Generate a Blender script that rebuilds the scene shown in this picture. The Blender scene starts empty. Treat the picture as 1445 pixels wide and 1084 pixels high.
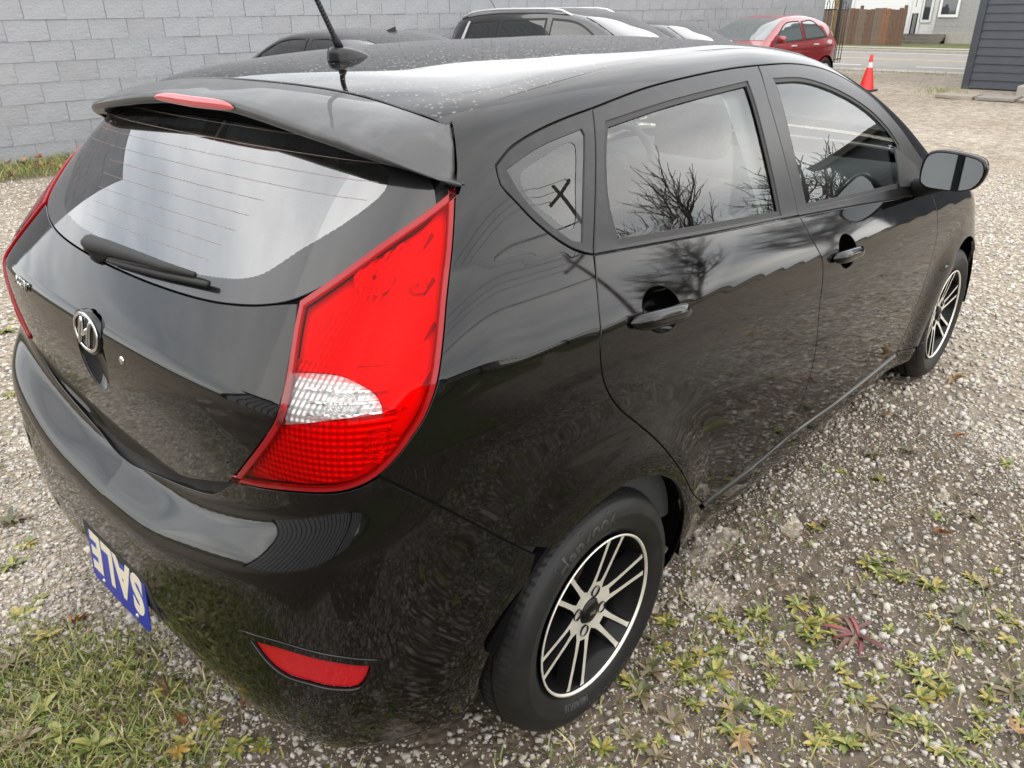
import bpy, bmesh, math, random
import numpy as np
from mathutils import Vector, Matrix
from mathutils.geometry import delaunay_2d_cdt
random.seed(5); RNG = np.random.default_rng(11)
SC = bpy.context.scene
# ------------------------------------------------------------------ camera, sky, sun, exposure
cam_d = bpy.data.cameras.new('camera'); cam = bpy.data.objects.new('camera', cam_d); SC.collection.objects.link(cam)
cam.location = (-1.142, -1.629, 1.56)
cam.rotation_euler = [math.radians(a) for a in (64.16, .49, -47.58)]
cam_d.sensor_width = 36; cam_d.lens = 36*1100/1445.; cam_d.clip_start = .05; cam_d.clip_end = 600
SC.camera = cam
SUN_EL, SUN_AZ = 42., 205.          # degrees; azimuth clockwise from +y
W = bpy.data.worlds.new('World'); SC.world = W; W.use_nodes = True
nt = W.node_tree; N = nt.nodes; L = nt.links; N.clear()
def nd(t, **k):
    n = N.new(t)
    for a, b in k.items(): setattr(n, a, b)
    return n
sky = nd('ShaderNodeTexSky', sky_type='NISHITA', sun_disc=False, sun_elevation=math.radians(SUN_EL), sun_rotation=math.radians(SUN_AZ))
tc = nd('ShaderNodeTexCoord'); sx = nd('ShaderNodeSeparateXYZ'); L.new(tc.outputs['Generated'], sx.inputs[0])
# flat cloud layer: direction divided by (height + a little) so the clouds shrink towards the horizon
za = nd('ShaderNodeMath', operation='ABSOLUTE'); L.new(sx.outputs[2], za.inputs[0])
zp = nd('ShaderNodeMath', operation='ADD'); zp.inputs[1].default_value = .16; L.new(za.outputs[0], zp.inputs[0])
dx = nd('ShaderNodeMath', operation='DIVIDE'); L.new(sx.outputs[0], dx.inputs[0]); L.new(zp.outputs[0], dx.inputs[1])
dy = nd('ShaderNodeMath', operation='DIVIDE'); L.new(sx.outputs[1], dy.inputs[0]); L.new(zp.outputs[0], dy.inputs[1])
cv = nd('ShaderNodeCombineXYZ'); L.new(dx.outputs[0], cv.inputs[0]); L.new(dy.outputs[0], cv.inputs[1])
mp = nd('ShaderNodeMapping'); mp.inputs['Rotation'].default_value = (0, 0, .5); mp.inputs['Scale'].default_value = (.55, 1.1, 1); L.new(cv.outputs[0], mp.inputs[0])
no = nd('ShaderNodeTexNoise'); no.inputs['Scale'].default_value = .9; no.inputs['Detail'].default_value = 6; no.inputs['Roughness'].default_value = .55
L.new(mp.outputs[0], no.inputs['Vector'])
cr = nd('ShaderNodeValToRGB')
e = cr.color_ramp.elements
e[0].position = .33; e[0].color = (4.2, 4.45, 4.8, 1); e[1].position = .68; e[1].color = (11.5, 11.2, 10.7, 1)
L.new(no.outputs[0], cr.inputs[0])
mx = nd('ShaderNodeMixRGB'); mx.inputs[0].default_value = .88; L.new(sky.outputs[0], mx.inputs[1]); L.new(cr.outputs[0], mx.inputs[2])
bg = nd('ShaderNodeBackground'); bg.inputs[1].default_value = .10; L.new(mx.outputs[0], bg.inputs[0])
wo = nd('ShaderNodeOutputWorld'); L.new(bg.outputs[0], wo.inputs[0])
sd = bpy.data.lights.new('sun', 'SUN'); sd.energy = .55; sd.angle = math.radians(170); sd.color = (1, .96, .9)
sun = bpy.data.objects.new('sun', sd); SC.collection.objects.link(sun); sun.location = (0, -5, 9)
sun.rotation_euler = (math.radians(90-SUN_EL), 0, math.radians(180-SUN_AZ))
V = SC.view_settings; V.view_transform = 'Standard'; V.look = 'None'; V.exposure = 1.78; V.gamma = 1; V.use_curve_mapping = False
SC.cycles.max_bounces = 10; SC.cycles.transparent_max_bounces = 16; SC.cycles.use_denoising = True
# ------------------------------------------------------------------ car body surface
def tab(xs, ys, sig=0.03, n=5000):
    """smooth 1-D profile: monotone cubic through the points, then softened"""
    xs = np.array(xs, float); ys = np.array(ys, float); h = np.diff(xs); d = np.diff(ys)/h
    m = np.zeros_like(xs); m[0] = d[0]; m[-1] = d[-1]
    for i in range(1, len(xs)-1):
        if d[i-1]*d[i] > 0:
            w1 = 2*h[i]+h[i-1]; w2 = h[i]+2*h[i-1]
            m[i] = (w1+w2)/(w1/d[i-1]+w2/d[i])
    X = np.linspace(xs[0], xs[-1], n); i = np.clip(np.searchsorted(xs, X, side='right')-1, 0, len(xs)-2)
    t = (X-xs[i])/h[i]
    Y = ((1+2*t)*(1-t)**2)*ys[i]+t*(1-t)**2*h[i]*m[i]+t*t*(3-2*t)*ys[i+1]+t*t*(t-1)*h[i]*m[i+1]
    st = X[1]-X[0]; r = int(3*sig/st)
    if r > 1:
        k = np.exp(-.5*(np.arange(-r, r+1)*st/sig)**2); k /= k.sum()
        e0 = Y[0]+(Y[1]-Y[0])*np.arange(-r, 0); e1 = Y[-1]+(Y[-1]-Y[-2])*np.arange(1, r+1)
        Y = np.convolve(np.concatenate([e0, Y, e1]), k, 'valid')
    return lambda v: np.interp(v, X, Y)

def smax(a, b, k):
    h = np.maximum(k-np.abs(a-b), 0)/k
    return np.maximum(a, b)+h*h*h*k/6.

class Shape:
    """implicit car body: side, top, tail and nose sheets blended; x forward, z up, symmetric in y"""
    z1 = .95; xc = .1
    def __init__(s, top, tail, plan, crease, belt, below, nose, wheels=(0., 2.57), rw=.30, flare=.03, up=(.36, .12),
                 green=(.42, .25), topc=(.022, .012), tailc=(.04, .15), nosec=(.35, .4), k=(.135, .2, .22), zb=.17, shelf=None):
        s.top, s.tail, s.plan, s.crease, s.belt, s.below, s.nose = top, tail, plan, crease, belt, below, nose
        s.wheels, s.rw, s.flare, s.up, s.green, s.topc, s.tailc, s.nosec, s.k, s.zb, s.shelf = wheels, rw, flare, up, green, topc, tailc, nosec, k, zb, shelf
    def Ys(s, x, z):
        zc = s.crease(x); d = zc-z; lo = np.where(d > 0, s.below(np.maximum(d, 0)), s.below(0.)); fl = 0
        for cx in s.wheels:
            r = np.hypot(x-cx, z-s.rw)
            fl = fl+s.flare*np.exp(-((r-.36)/.10)**2)*np.clip((d-.05)/.2, 0, 1)**2
        u = np.maximum(-d, 0); zb = np.maximum(s.belt(x)-zc, .04); q = np.minimum(u, zb); g = np.maximum(u-zb, 0)
        return s.plan(x)-lo+fl-(s.up[0]*q+s.up[1]*q*q/zb)-(s.green[0]*g+s.green[1]*g*g)
    def Zt(s, x, y):
        return s.top(x)-s.topc[0]*(y/.6)**2-s.topc[1]*(y/.6)**4
    def Xr(s, y, z):
        y = np.abs(y); h = s.tail(z)
        if s.shelf is not None:                      # bumper ledge: lower body standing out behind the hatch
            zc, sl, low = s.shelf; d = (z-zc(y))/.012
            h = -smax(-h, -(low(z)+sl(y)*.012*np.logaddexp(0, np.clip(d, -40, 200))), .03)
        return h+s.tailc[0]*y*y+s.tailc[1]*y**4
    def F(s, P):
        x, y, z = P[..., 0], P[..., 1], P[..., 2]
        a = (np.abs(y)-s.Ys(x, z))*.93
        b = (z-s.Zt(x, y))*.95
        f = smax(a, b, s.k[0])
        f = smax(f, (s.Xr(y, z)-x)*.85, s.k[1])
        f = smax(f, (x-(s.nose(z)-s.nosec[0]*y*y-s.nosec[1]*y**4))*.85, s.k[2])
        return smax(f, s.zb-z, .09)
    def grad(s, P, e=3e-3):
        I = np.eye(3)*e
        g = np.stack([s.F(P+I[i])-s.F(P-I[i]) for i in range(3)], -1)
        return g/np.maximum(np.linalg.norm(g, axis=-1, keepdims=True), 1e-9)
    # ---- parameter maps: 2-D coordinates to rays that leave the inside of the body
    def rays(s, q, mode):
        a, b = q[:, 0], q[:, 1]; o = np.zeros(len(q)); one = o+1
        if mode == 'side':
            ph = np.maximum(b-s.z1, 0)/.6
            return np.stack([a, o, np.minimum(b, s.z1)], 1), np.stack([o, -np.cos(ph), np.sin(ph)], 1)
        if mode == 'fan':
            return np.stack([o+s.xc, o, b], 1), np.stack([-np.cos(a/.8), -np.sin(a/.8), o], 1)
        if mode == 'rear':
            return np.stack([o+.2, a, b], 1), np.stack([-one, o, o], 1)
        if mode == 'front':
            return np.stack([o+2.2, a, b], 1), np.stack([one, o, o], 1)
        return np.stack([a, b, o+.55], 1), np.stack([o, o, one], 1)
    def inv(s, P, mode):
        P = np.asarray(P, float); x, y, z = P[:, 0], P[:, 1], P[:, 2]
        if mode == 'side':
            return np.stack([x, np.where(z <= s.z1, z, s.z1+.6*np.arctan2(z-s.z1, np.abs(y)))], 1)
        if mode == 'fan':
            return np.stack([.8*np.arctan2(-y, s.xc-x), z], 1)
        if mode in ('rear', 'front'):
            return np.stack([y, z], 1)
        return np.stack([x, y], 1)
    def hit(s, q, mode, off=0.):
        O, D = s.rays(np.asarray(q, float), mode); lo = np.zeros(len(O)); hi = lo+1.9
        for _ in range(26):
            m = (lo+hi)/2; i = s.F(O+D*m[:, None]) < 0
            lo = np.where(i, m, lo); hi = np.where(i, hi, m)
        P = O+D*((lo+hi)/2)[:, None]; N = s.grad(P)
        return P+N*off, N

HATCH = Shape(
    top=tab([-1.2, -.8, -.36, -.2, 0, .25, .6, 1.0, 1.3, 1.5, 1.75, 2.0, 2.35, 2.6, 2.9, 3.2, 3.4],
            [1.0, 1.2, 1.40, 1.425, 1.447, 1.466, 1.476, 1.476, 1.460, 1.435, 1.365, 1.26, 1.06, .985, .93, .86, .76], .05),
    tail=tab([.0, .60, .64, .70, .8, .9, .985, 1.015, 1.06, 1.33, 1.5],
             [-.56, -.60, -.618, -.63, -.64, -.645, -.64, -.618, -.578, -.325, -.165], .007),
    plan=tab([-.9, -.7, -.45, -.2, .1, .5, 1.2, 2.0, 2.57, 3.0, 3.3, 3.5], [.62, .73, .795, .83, .846, .85, .85, .848, .845, .81, .73, .60], .06),
    crease=tab([-.7, -.4, 0., .5, 1.0, 1.6, 2.1, 2.8], [1.035, 1.022, 1.003, .962, .917, .882, .853, .80], .05),
    belt=tab([-.6, -.2, .1, .5, .9, 1.4, 1.9, 2.4], [1.195, 1.165, 1.135, 1.095, 1.055, 1.01, .97, .93], .05),
    below=tab([0, .06, .14, .24, .38, .52, .67, .85], [.016, .007, .001, 0, .008, .022, .045, .10], .02),
    nose=tab([0, .2, .4, .6, .75, .9], [3.2, 3.33, 3.38, 3.36, 3.28, 3.1], .03),
    shelf=(tab([0, .2, .45, .62, .70, .8], [.605, .612, .66, .705, .73, .78], .05), tab([0, .25, .42, .5, .7], [1.1, 1.0, .85, .75, .65], .06),
           tab([.0, .2, .30, .42, .56, .8], [-.53, -.63, -.685, -.708, -.708, -.70], .03)))
# control points of the panel outlines, millimetres in car space; last number 1 = sharp corner
CV = {
'rail_gap': [(-139,-672,1312,1),(-87,-661,1335,0),(-2,-651,1354,0),(91,-643,1367,0),(182,-636,1376,0),(407,-612,1397,0),(644,-592,1407,0),(844,-578,1411,0),(1012,-571,1410,0),(1281,-564,1399,0),(1514,-578,1365,0),(1753,-620,1283,0),(1908,-677,1184,0),(2016,-724,1089,0),(2079,-748,1036,1)],
'quarter_low': [(-139,-672,1312,1),(-146,-690,1282,0),(-124,-708,1249,0),(-101,-723,1219,0),(-64,-740,1183,0),(-26,-753,1155,0),(6,-761,1140,0),(29,-766,1132,1)],
'quarter_frit': [(-122,-679,1303,1),(-23,-669,1328,0),(118,-659,1345,1),(120,-667,1334,1),(65,-711,1252,0),(10,-753,1157,1),(-18,-749,1166,1),(-70,-728,1210,0),(-108,-704,1259,0)],
'quarter_pane': [(-88,-687,1293,0),(-13,-679,1313,0),(64,-671,1327,0),(81,-675,1321,0),(43,-709,1256,0),(7,-738,1192,0),(-14,-740,1187,0),(-52,-726,1215,0),(-86,-710,1248,0),(-97,-697,1274,0)],
'rear_glass': [(202,-654,1351,1),(489,-633,1369,0),(901,-603,1380,1),(872,-692,1230,0),(845,-773,1057,1),(426,-771,1100,0),(111,-765,1132,1),(117,-729,1212,0),(154,-690,1292,0)],
'b_gap': [(1012,-571,1410,1),(977,-624,1346,0),(964,-668,1268,0),(953,-721,1163,0),(945,-778,1040,1),(974,-809,979,0),(1009,-832,921,0),(1020,-839,883,0),(1019,-845,832,0),(1015,-849,777,0),(1049,-848,613,0),(1053,-839,502,0),(1042,-831,417,0),(1038,-820,337,1)],
'front_glass': [(1058,-599,1377,1),(1262,-598,1364,0),(1470,-618,1321,0),(1681,-653,1248,0),(1810,-690,1172,0),(1872,-718,1113,1),(1823,-779,981,1),(1321,-775,1021,0),(1006,-772,1047,1),(1019,-709,1183,0)],
'front_gap': [(2074,-803,920,1),(2088,-824,874,0),(2110,-837,818,0),(2125,-845,734,0),(2105,-848,644,0),(2077,-843,500,0),(2036,-830,360,0),(2016,-820,290,1)],
'belt': [(31,-766,1132,1),(404,-776,1094,0),(943,-779,1039,0),(1416,-788,991,0),(2080,-800,925,1)],
'sill': [(2016,-820,290,1),(1476,-819,305,0),(1035,-821,338,0),(778,-817,332,0),(497,-819,347,1)],
'rear_gap': [(29,-765,1133,1),(3,-796,1074,0),(-17,-822,1013,0),(-27,-832,962,0),(-19,-838,902,0),(21,-843,838,0),(90,-851,771,0),(164,-864,697,0),(267,-867,579,0),(362,-855,463,0),(497,-819,347,1)],
'bumper_seam': [(-514,-757,891,1),(-424,-798,806,0),(-280,-827,661,0),(-227,-845,612,1)],
'lamp': [(-234,-667,1289,1),(-260,-689,1247,0),(-295,-715,1188,0),(-333,-741,1133,0),(-366,-764,1079,0),(-393,-780,1034,0),(-414,-785,1000,0),(-434,-785,972,0),(-456,-781,948,0),(-480,-774,922,0),(-514,-758,891,0),(-533,-744,879,0),(-549,-729,871,0),(-565,-709,865,0),(-579,-686,861,0),(-600,-635,852,0),(-616,-556,833,0),(-624,-485,818,1),(-621,-533,868,0),(-612,-587,928,0),(-599,-624,981,0),(-578,-620,1016,0),(-554,-605,1047,0),(-517,-577,1094,0),(-486,-556,1130,1),(-462,-577,1150,0),(-364,-638,1222,0)],
'lamp_clear': [(-556,-615,1042,1),(-534,-660,1048,0),(-513,-701,1046,0),(-493,-741,1026,0),(-489,-754,1007,0),(-492,-758,994,1),(-553,-711,989,0),(-599,-627,971,1)],
'lamp_low': [(-601,-625,965,1),(-554,-712,984,0),(-494,-759,988,1),(-500,-760,963,0),(-520,-752,932,0),(-545,-732,906,0),(-575,-695,887,0),(-599,-640,877,0),(-617,-558,860,1),(-610,-601,918,0)],
'hatch_right': [(-487,-557,1129,1),(-517,-578,1093,0),(-555,-605,1046,0),(-578,-620,1016,0),(-600,-623,979,0),(-614,-581,922,0),(-621,-534,870,0),(-625,-466,804,1)],
'glass_low': [(-487,-557,1129,1),(-501,-523,1120,0),(-516,-473,1110,0),(-534,-393,1098,0)],
'glass_right': [(-254,-658,1287,1),(-362,-640,1223,0),(-417,-612,1185,0),(-462,-576,1151,0),(-483,-556,1133,1)],
'reflector': [(-681,-551,540,1),(-659,-633,552,0),(-617,-697,537,0),(-550,-740,502,1),(-559,-732,470,0),(-573,-721,449,0),(-609,-697,456,0),(-639,-664,470,0),(-661,-622,478,0),(-673,-587,498,0)],
'spoiler_seam': [(-159,-129,1417,0),(-162,-312,1410,0),(-165,-447,1400,0),(-162,-539,1390,0)],
'spoiler_side': [(-235,-664,1291,1),(-215,-651,1313,0),(-190,-624,1347,0),(-157,-581,1380,1)],
'ditch': [(-156,-580,1381,1),(-106,-573,1396,0),(6,-574,1410,0),(245,-555,1431,0),(651,-496,1453,0)],
'glass_clear': [(-333,-548,1283,0),(-389,-530,1234,0),(-435,-495,1193,0),(-486,-431,1146,0),(-500,-372,1135,0),(-512,-316,1126,0),(-522,-171,1119,0)],
'handle_rear': [(73,-825,1008,0),(332,-835,968,0),(215,-814,1031,0),(195,-838,946,0)],
'handle_front': [(1106,-833,914,0),(1355,-838,872,0),(1237,-824,927,0),(1229,-843,843,0)],
'emblem': [(-641,-11,977,0),(-638,69,988,0),(-643,-77,952,0),(-645,-46,883,0)],
'wiper': [(-536,130,1106,0),(-513,-318,1124,0),(-545,42,1097,0),(-515,-295,1124,0)],
'mirror': [(1993,-786,958,0)],
'keyhole': [(-642,-151,955,0)],
}
# ------------------------------------------------------------------ materials
def mat(name, col, rough=.5, metal=0., coat=0., spec=.5, cior=1.5, noise=None, bump=None, build=None):
    """noise = (scale, colour2, lo, hi) mottling; bump = (scale, strength, distance)"""
    if metal < .5:
        col = tuple(c*.76 for c in col); noise = noise and (noise[0], tuple(c*.76 for c in noise[1]), noise[2], noise[3])
    m = bpy.data.materials.new(name); m.use_nodes = True; t = m.node_tree; b = t.nodes['Principled BSDF']
    b.inputs['Base Color'].default_value = (*col, 1); b.inputs['Roughness'].default_value = rough
    b.inputs['Metallic'].default_value = metal; b.inputs['Coat Weight'].default_value = coat; b.inputs['Coat Roughness'].default_value = .02; b.inputs['Coat IOR'].default_value = cior
    b.inputs['Specular IOR Level'].default_value = spec
    tcn = t.nodes.new('ShaderNodeTexCoord')
    if noise:
        n = t.nodes.new('ShaderNodeTexNoise'); n.inputs['Scale'].default_value = noise[0]; n.inputs['Detail'].default_value = 8; n.inputs['Roughness'].default_value = .65
        t.links.new(tcn.outputs['Object'], n.inputs['Vector'])
        r = t.nodes.new('ShaderNodeValToRGB'); r.color_ramp.elements[0].position = noise[2]; r.color_ramp.elements[1].position = noise[3]
        r.color_ramp.elements[0].color = (*col, 1); r.color_ramp.elements[1].color = (*noise[1], 1)
        t.links.new(n.outputs[0], r.inputs[0]); t.links.new(r.outputs[0], b.inputs['Base Color'])
    if bump:
        n = t.nodes.new('ShaderNodeTexNoise'); n.inputs['Scale'].default_value = bump[0]; n.inputs['Detail'].default_value = 5
        t.links.new(tcn.outputs['Object'], n.inputs['Vector'])
        k = t.nodes.new('ShaderNodeBump'); k.inputs['Strength'].default_value = bump[1]; k.inputs['Distance'].default_value = bump[2]
        t.links.new(n.outputs[0], k.inputs['Height']); t.links.new(k.outputs[0], b.inputs['Normal'])
    if build: build(t, b, tcn)
    return m

def pane_mat(name, tint, ior=1.45, rough=0.):
    """thin glass: tinted see-through with a mirror sheen that grows at grazing angles"""
    m = bpy.data.materials.new(name); m.use_nodes = True; t = m.node_tree; t.nodes.clear()
    o = t.nodes.new('ShaderNodeOutputMaterial'); mx = t.nodes.new('ShaderNodeMixShader'); tr = t.nodes.new('ShaderNodeBsdfTransparent'); g = t.nodes.new('ShaderNodeBsdfGlossy'); f = t.nodes.new('ShaderNodeFresnel')
    tr.inputs[0].default_value = (*tint, 1); g.inputs['Roughness'].default_value = rough; g.inputs[0].default_value = (1, 1, 1, 1); f.inputs[0].default_value = ior
    t.links.new(f.outputs[0], mx.inputs[0]); t.links.new(tr.outputs[0], mx.inputs[1]); t.links.new(g.outputs[0], mx.inputs[2]); t.links.new(mx.outputs[0], o.inputs[0])
    return m

def vcol(t, b, name='col'):
    a = t.nodes.new('ShaderNodeVertexColor'); a.layer_name = name; t.links.new(a.outputs[0], b.inputs['Base Color']); return a

# ------------------------------------------------------------------ objects
def tag(o, label=None, cat=None, group=None, kind=None):
    if label: o['label'] = label
    if cat: o['category'] = cat
    if group: o['group'] = group
    if kind: o['kind'] = kind
    return o
def root(name, label, cat, loc=(0, 0, 0), rz=0., group=None):
    o = bpy.data.objects.new(name, None); SC.collection.objects.link(o); o.location = loc; o.rotation_euler = (0, 0, rz); o.empty_display_size = .1
    return tag(o, label, cat, group)
def obj(name, me, parent=None, m=None, loc=None, rot=None):
    o = bpy.data.objects.new(name, me); SC.collection.objects.link(o)
    if parent is not None: o.parent = parent
    if m is not None and not me.materials: me.materials.append(m)
    if loc is not None: o.location = loc
    if rot is not None: o.rotation_euler = rot
    return o
def mesh(name, v, f, smooth=True, normals=None):
    me = bpy.data.meshes.new(name); me.from_pydata([tuple(map(float, p)) for p in v], [], [tuple(map(int, q)) for q in f]); me.update()
    if smooth: me.polygons.foreach_set('use_smooth', [True]*len(me.polygons))
    if normals is not None: me.normals_split_custom_set_from_vertices([tuple(map(float, n)) for n in normals])
    return me
class MB:
    """collects simple solids into one mesh"""
    def __init__(s): s.v = []; s.f = []
    def add(s, v, f):
        n = len(s.v); s.v += [tuple(p) for p in v]; s.f += [tuple(i+n for i in q) for q in f]; return s
    def box(s, lo, hi, M=None, j=0.):
        v = [Vector((x, y, z)) for z in (lo[2], hi[2]) for y in (lo[1], hi[1]) for x in (lo[0], hi[0])]
        if j: v = [p+Vector((random.uniform(-j, j), random.uniform(-j, j), random.uniform(-j, j))) for p in v]
        if M: v = [M @ p for p in v]
        return s.add(v, [(0, 2, 3, 1), (4, 5, 7, 6), (0, 1, 5, 4), (2, 6, 7, 3), (0, 4, 6, 2), (1, 3, 7, 5)])
    def tube(s, pts, rad, n=8, cap=True):
        pts = [Vector(p) for p in pts]; m = len(pts)
        if not hasattr(rad, '__len__'): rad = [rad]*m
        rings = []; up = None
        for i, p in enumerate(pts):
            d = (pts[min(i+1, m-1)]-pts[max(i-1, 0)]).normalized()
            if up is None or abs(up.dot(d)) > .95: up = Vector((0, 0, 1)) if abs(d.z) < .9 else Vector((1, 0, 0))
            a = d.cross(up).normalized(); b = a.cross(d); up = b
            rings.append([p+(a*math.cos(k*2*math.pi/n)+b*math.sin(k*2*math.pi/n))*rad[i] for k in range(n)])
        f = [(i*n+k, i*n+(k+1) % n, (i+1)*n+(k+1) % n, (i+1)*n+k) for i in range(m-1) for k in range(n)]
        if cap: f += [tuple(range(n-1, -1, -1)), tuple((m-1)*n+k for k in range(n))]
        return s.add([p for r in rings for p in r], f)
    def lathe(s, prof, n=24, M=None, closed=False, arc=None):
        """prof: list of (r, h) turned about z, all round or over an arc"""
        if arc:
            v = [Vector((r*math.cos(a), r*math.sin(a), h)) for r, h in prof for a in np.linspace(arc[0], arc[1], n+1)]
            if M: v = [M @ p for p in v]
            return s.add(v, [(i*(n+1)+k, i*(n+1)+k+1, (i+1)*(n+1)+k+1, (i+1)*(n+1)+k) for i in range(len(prof)-1) for k in range(n)])
        v = [Vector((r*math.cos(k*2*math.pi/n), r*math.sin(k*2*math.pi/n), h)) for r, h in prof for k in range(n)]
        if M: v = [M @ p for p in v]
        m = len(prof)
        f = [(i*n+k, i*n+(k+1) % n, ((i+1) % m)*n+(k+1) % n, ((i+1) % m)*n+k) for i in range(m if closed else m-1) for k in range(n)]
        return s.add(v, f)
    def prism(s, poly, z0, z1, M=None):
        n = len(poly); v = [Vector((x, y, z0)) for x, y in poly]+[Vector((x, y, z1)) for x, y in poly]
        if M: v = [M @ p for p in v]
        return s.add(v, [tuple(range(n-1, -1, -1)), tuple(range(n, 2*n))]+[(i, (i+1) % n, n+(i+1) % n, n+i) for i in range(n)])
    def done(s, name, m, parent=None, smooth=False, loc=None, rot=None, bevel=0., sub=0):
        me = mesh(name, s.v, s.f, smooth)
        if bevel or sub:
            bm = bmesh.new(); bm.from_mesh(me)
            bmesh.ops.recalc_face_normals(bm, faces=bm.faces)
            if bevel: bmesh.ops.bevel(bm, geom=[e for e in bm.edges if e.is_manifold and e.calc_face_angle(0) > .4], offset=bevel, segments=2, affect='EDGES', profile=.6)
            bm.to_mesh(me); bm.free()
            if smooth: me.polygons.foreach_set('use_smooth', [True]*len(me.polygons))
        o = obj(name, me, parent, m, loc, rot)
        return o
def copy_tree(o, parent=None):
    c = o.copy(); SC.collection.objects.link(c)
    if parent is not None: c.parent = parent
    for ch in o.children: copy_tree(ch, c)
    return c
def text_mesh(body, size, depth, bold=0., gap=1.):
    cu = bpy.data.curves.new('lettering', 'FONT'); cu.body = body; cu.size = size; cu.extrude = depth; cu.offset = bold; cu.align_x = 'CENTER'; cu.align_y = 'CENTER'; cu.space_character = gap; cu.resolution_u = 4
    o = bpy.data.objects.new('lettering', cu); SC.collection.objects.link(o)
    me = bpy.data.meshes.new_from_object(o.evaluated_get(bpy.context.evaluated_depsgraph_get())); bpy.data.objects.remove(o); bpy.data.curves.remove(cu)
    return me

# ------------------------------------------------------------------ panels cut from a car surface
def spline(pts, step=.012, closed=True):
    """pts: (a, b, corner) -> even polyline; rounds through the points, sharp at corners"""
    P = np.array([p[:2] for p in pts], float); C = [bool(p[2]) for p in pts]; n = len(P); out = []
    for i in range(n if closed else n-1):
        p1, p2 = P[i], P[(i+1) % n]
        p0 = 2*p1-p2 if (C[i] or (not closed and i == 0)) else P[i-1]
        j = (i+1) % n
        p3 = 2*p2-p1 if (C[j] or (not closed and j == n-1)) else P[(i+2) % n]
        d = max(np.linalg.norm(p2-p1), 1e-6)
        m1 = (p2-p0)/(np.linalg.norm(p2-p1)+np.linalg.norm(p1-p0))*d; m2 = (p3-p1)/(np.linalg.norm(p3-p2)+np.linalg.norm(p2-p1))*d
        k = max(1, int(round(d/step))); t = np.arange(k)[:, None]/k
        out.append((2*t**3-3*t**2+1)*p1+(t**3-2*t**2+t)*m1+(3*t**2-2*t**3)*p2+(t**3-t**2)*m2)
    if not closed: out.append(P[-1:])
    return np.concatenate(out)
def inside(poly, q):
    x, y = q[:, 0], q[:, 1]; r = np.zeros(len(q), bool); n = len(poly)
    for i in range(n):
        x1, y1 = poly[i]; x2, y2 = poly[(i+1) % n]
        if y1 != y2: r ^= ((y1 > y) != (y2 > y)) & (x < (x2-x1)*(y-y1)/(y2-y1)+x1)
    return r
def area(p): return .5*np.sum(p[:, 0]*np.roll(p[:, 1], -1)-np.roll(p[:, 0], -1)*p[:, 1])
def shrink(p, d):
    """moves a polyline towards its inside by d"""
    if area(p) < 0: p = p[::-1]
    if d == 0: return p
    a = p-np.roll(p, 1, 0); b = np.roll(p, -1, 0)-p
    a = a/np.maximum(np.linalg.norm(a, axis=1, keepdims=True), 1e-9); b = b/np.maximum(np.linalg.norm(b, axis=1, keepdims=True), 1e-9)
    na = np.stack([-a[:, 1], a[:, 0]], 1); nb = np.stack([-b[:, 1], b[:, 0]], 1); m = na+nb
    m /= np.maximum(np.sum(m*na, 1, keepdims=True), .72)
    return p+m*d*np.where(np.sum(m*na, 1, keepdims=True) > 0, 1, 1)
def dist_to(poly, q):
    d = np.full(len(q), 9.)
    for i in range(len(poly)):
        a, b = poly[i], poly[(i+1) % len(poly)]; ab = b-a; t = np.clip(((q-a) @ ab)/max(ab @ ab, 1e-12), 0, 1)
        d = np.minimum(d, np.hypot(*(q-a-t[:, None]*ab).T))
    return d
def cv(name, mode, S=HATCH, rev=False):
    P = np.array(CV[name], float); q = S.inv(P[:, :3]/1000, mode); r = [(a, b, c) for (a, b), c in zip(q, P[:, 3])]
    return r[::-1] if rev else r
def pt(x, y, z, mode, c=0, S=HATCH):
    q = S.inv(np.array([[x, y, z]]), mode)[0]; return (q[0], q[1], c)
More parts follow.
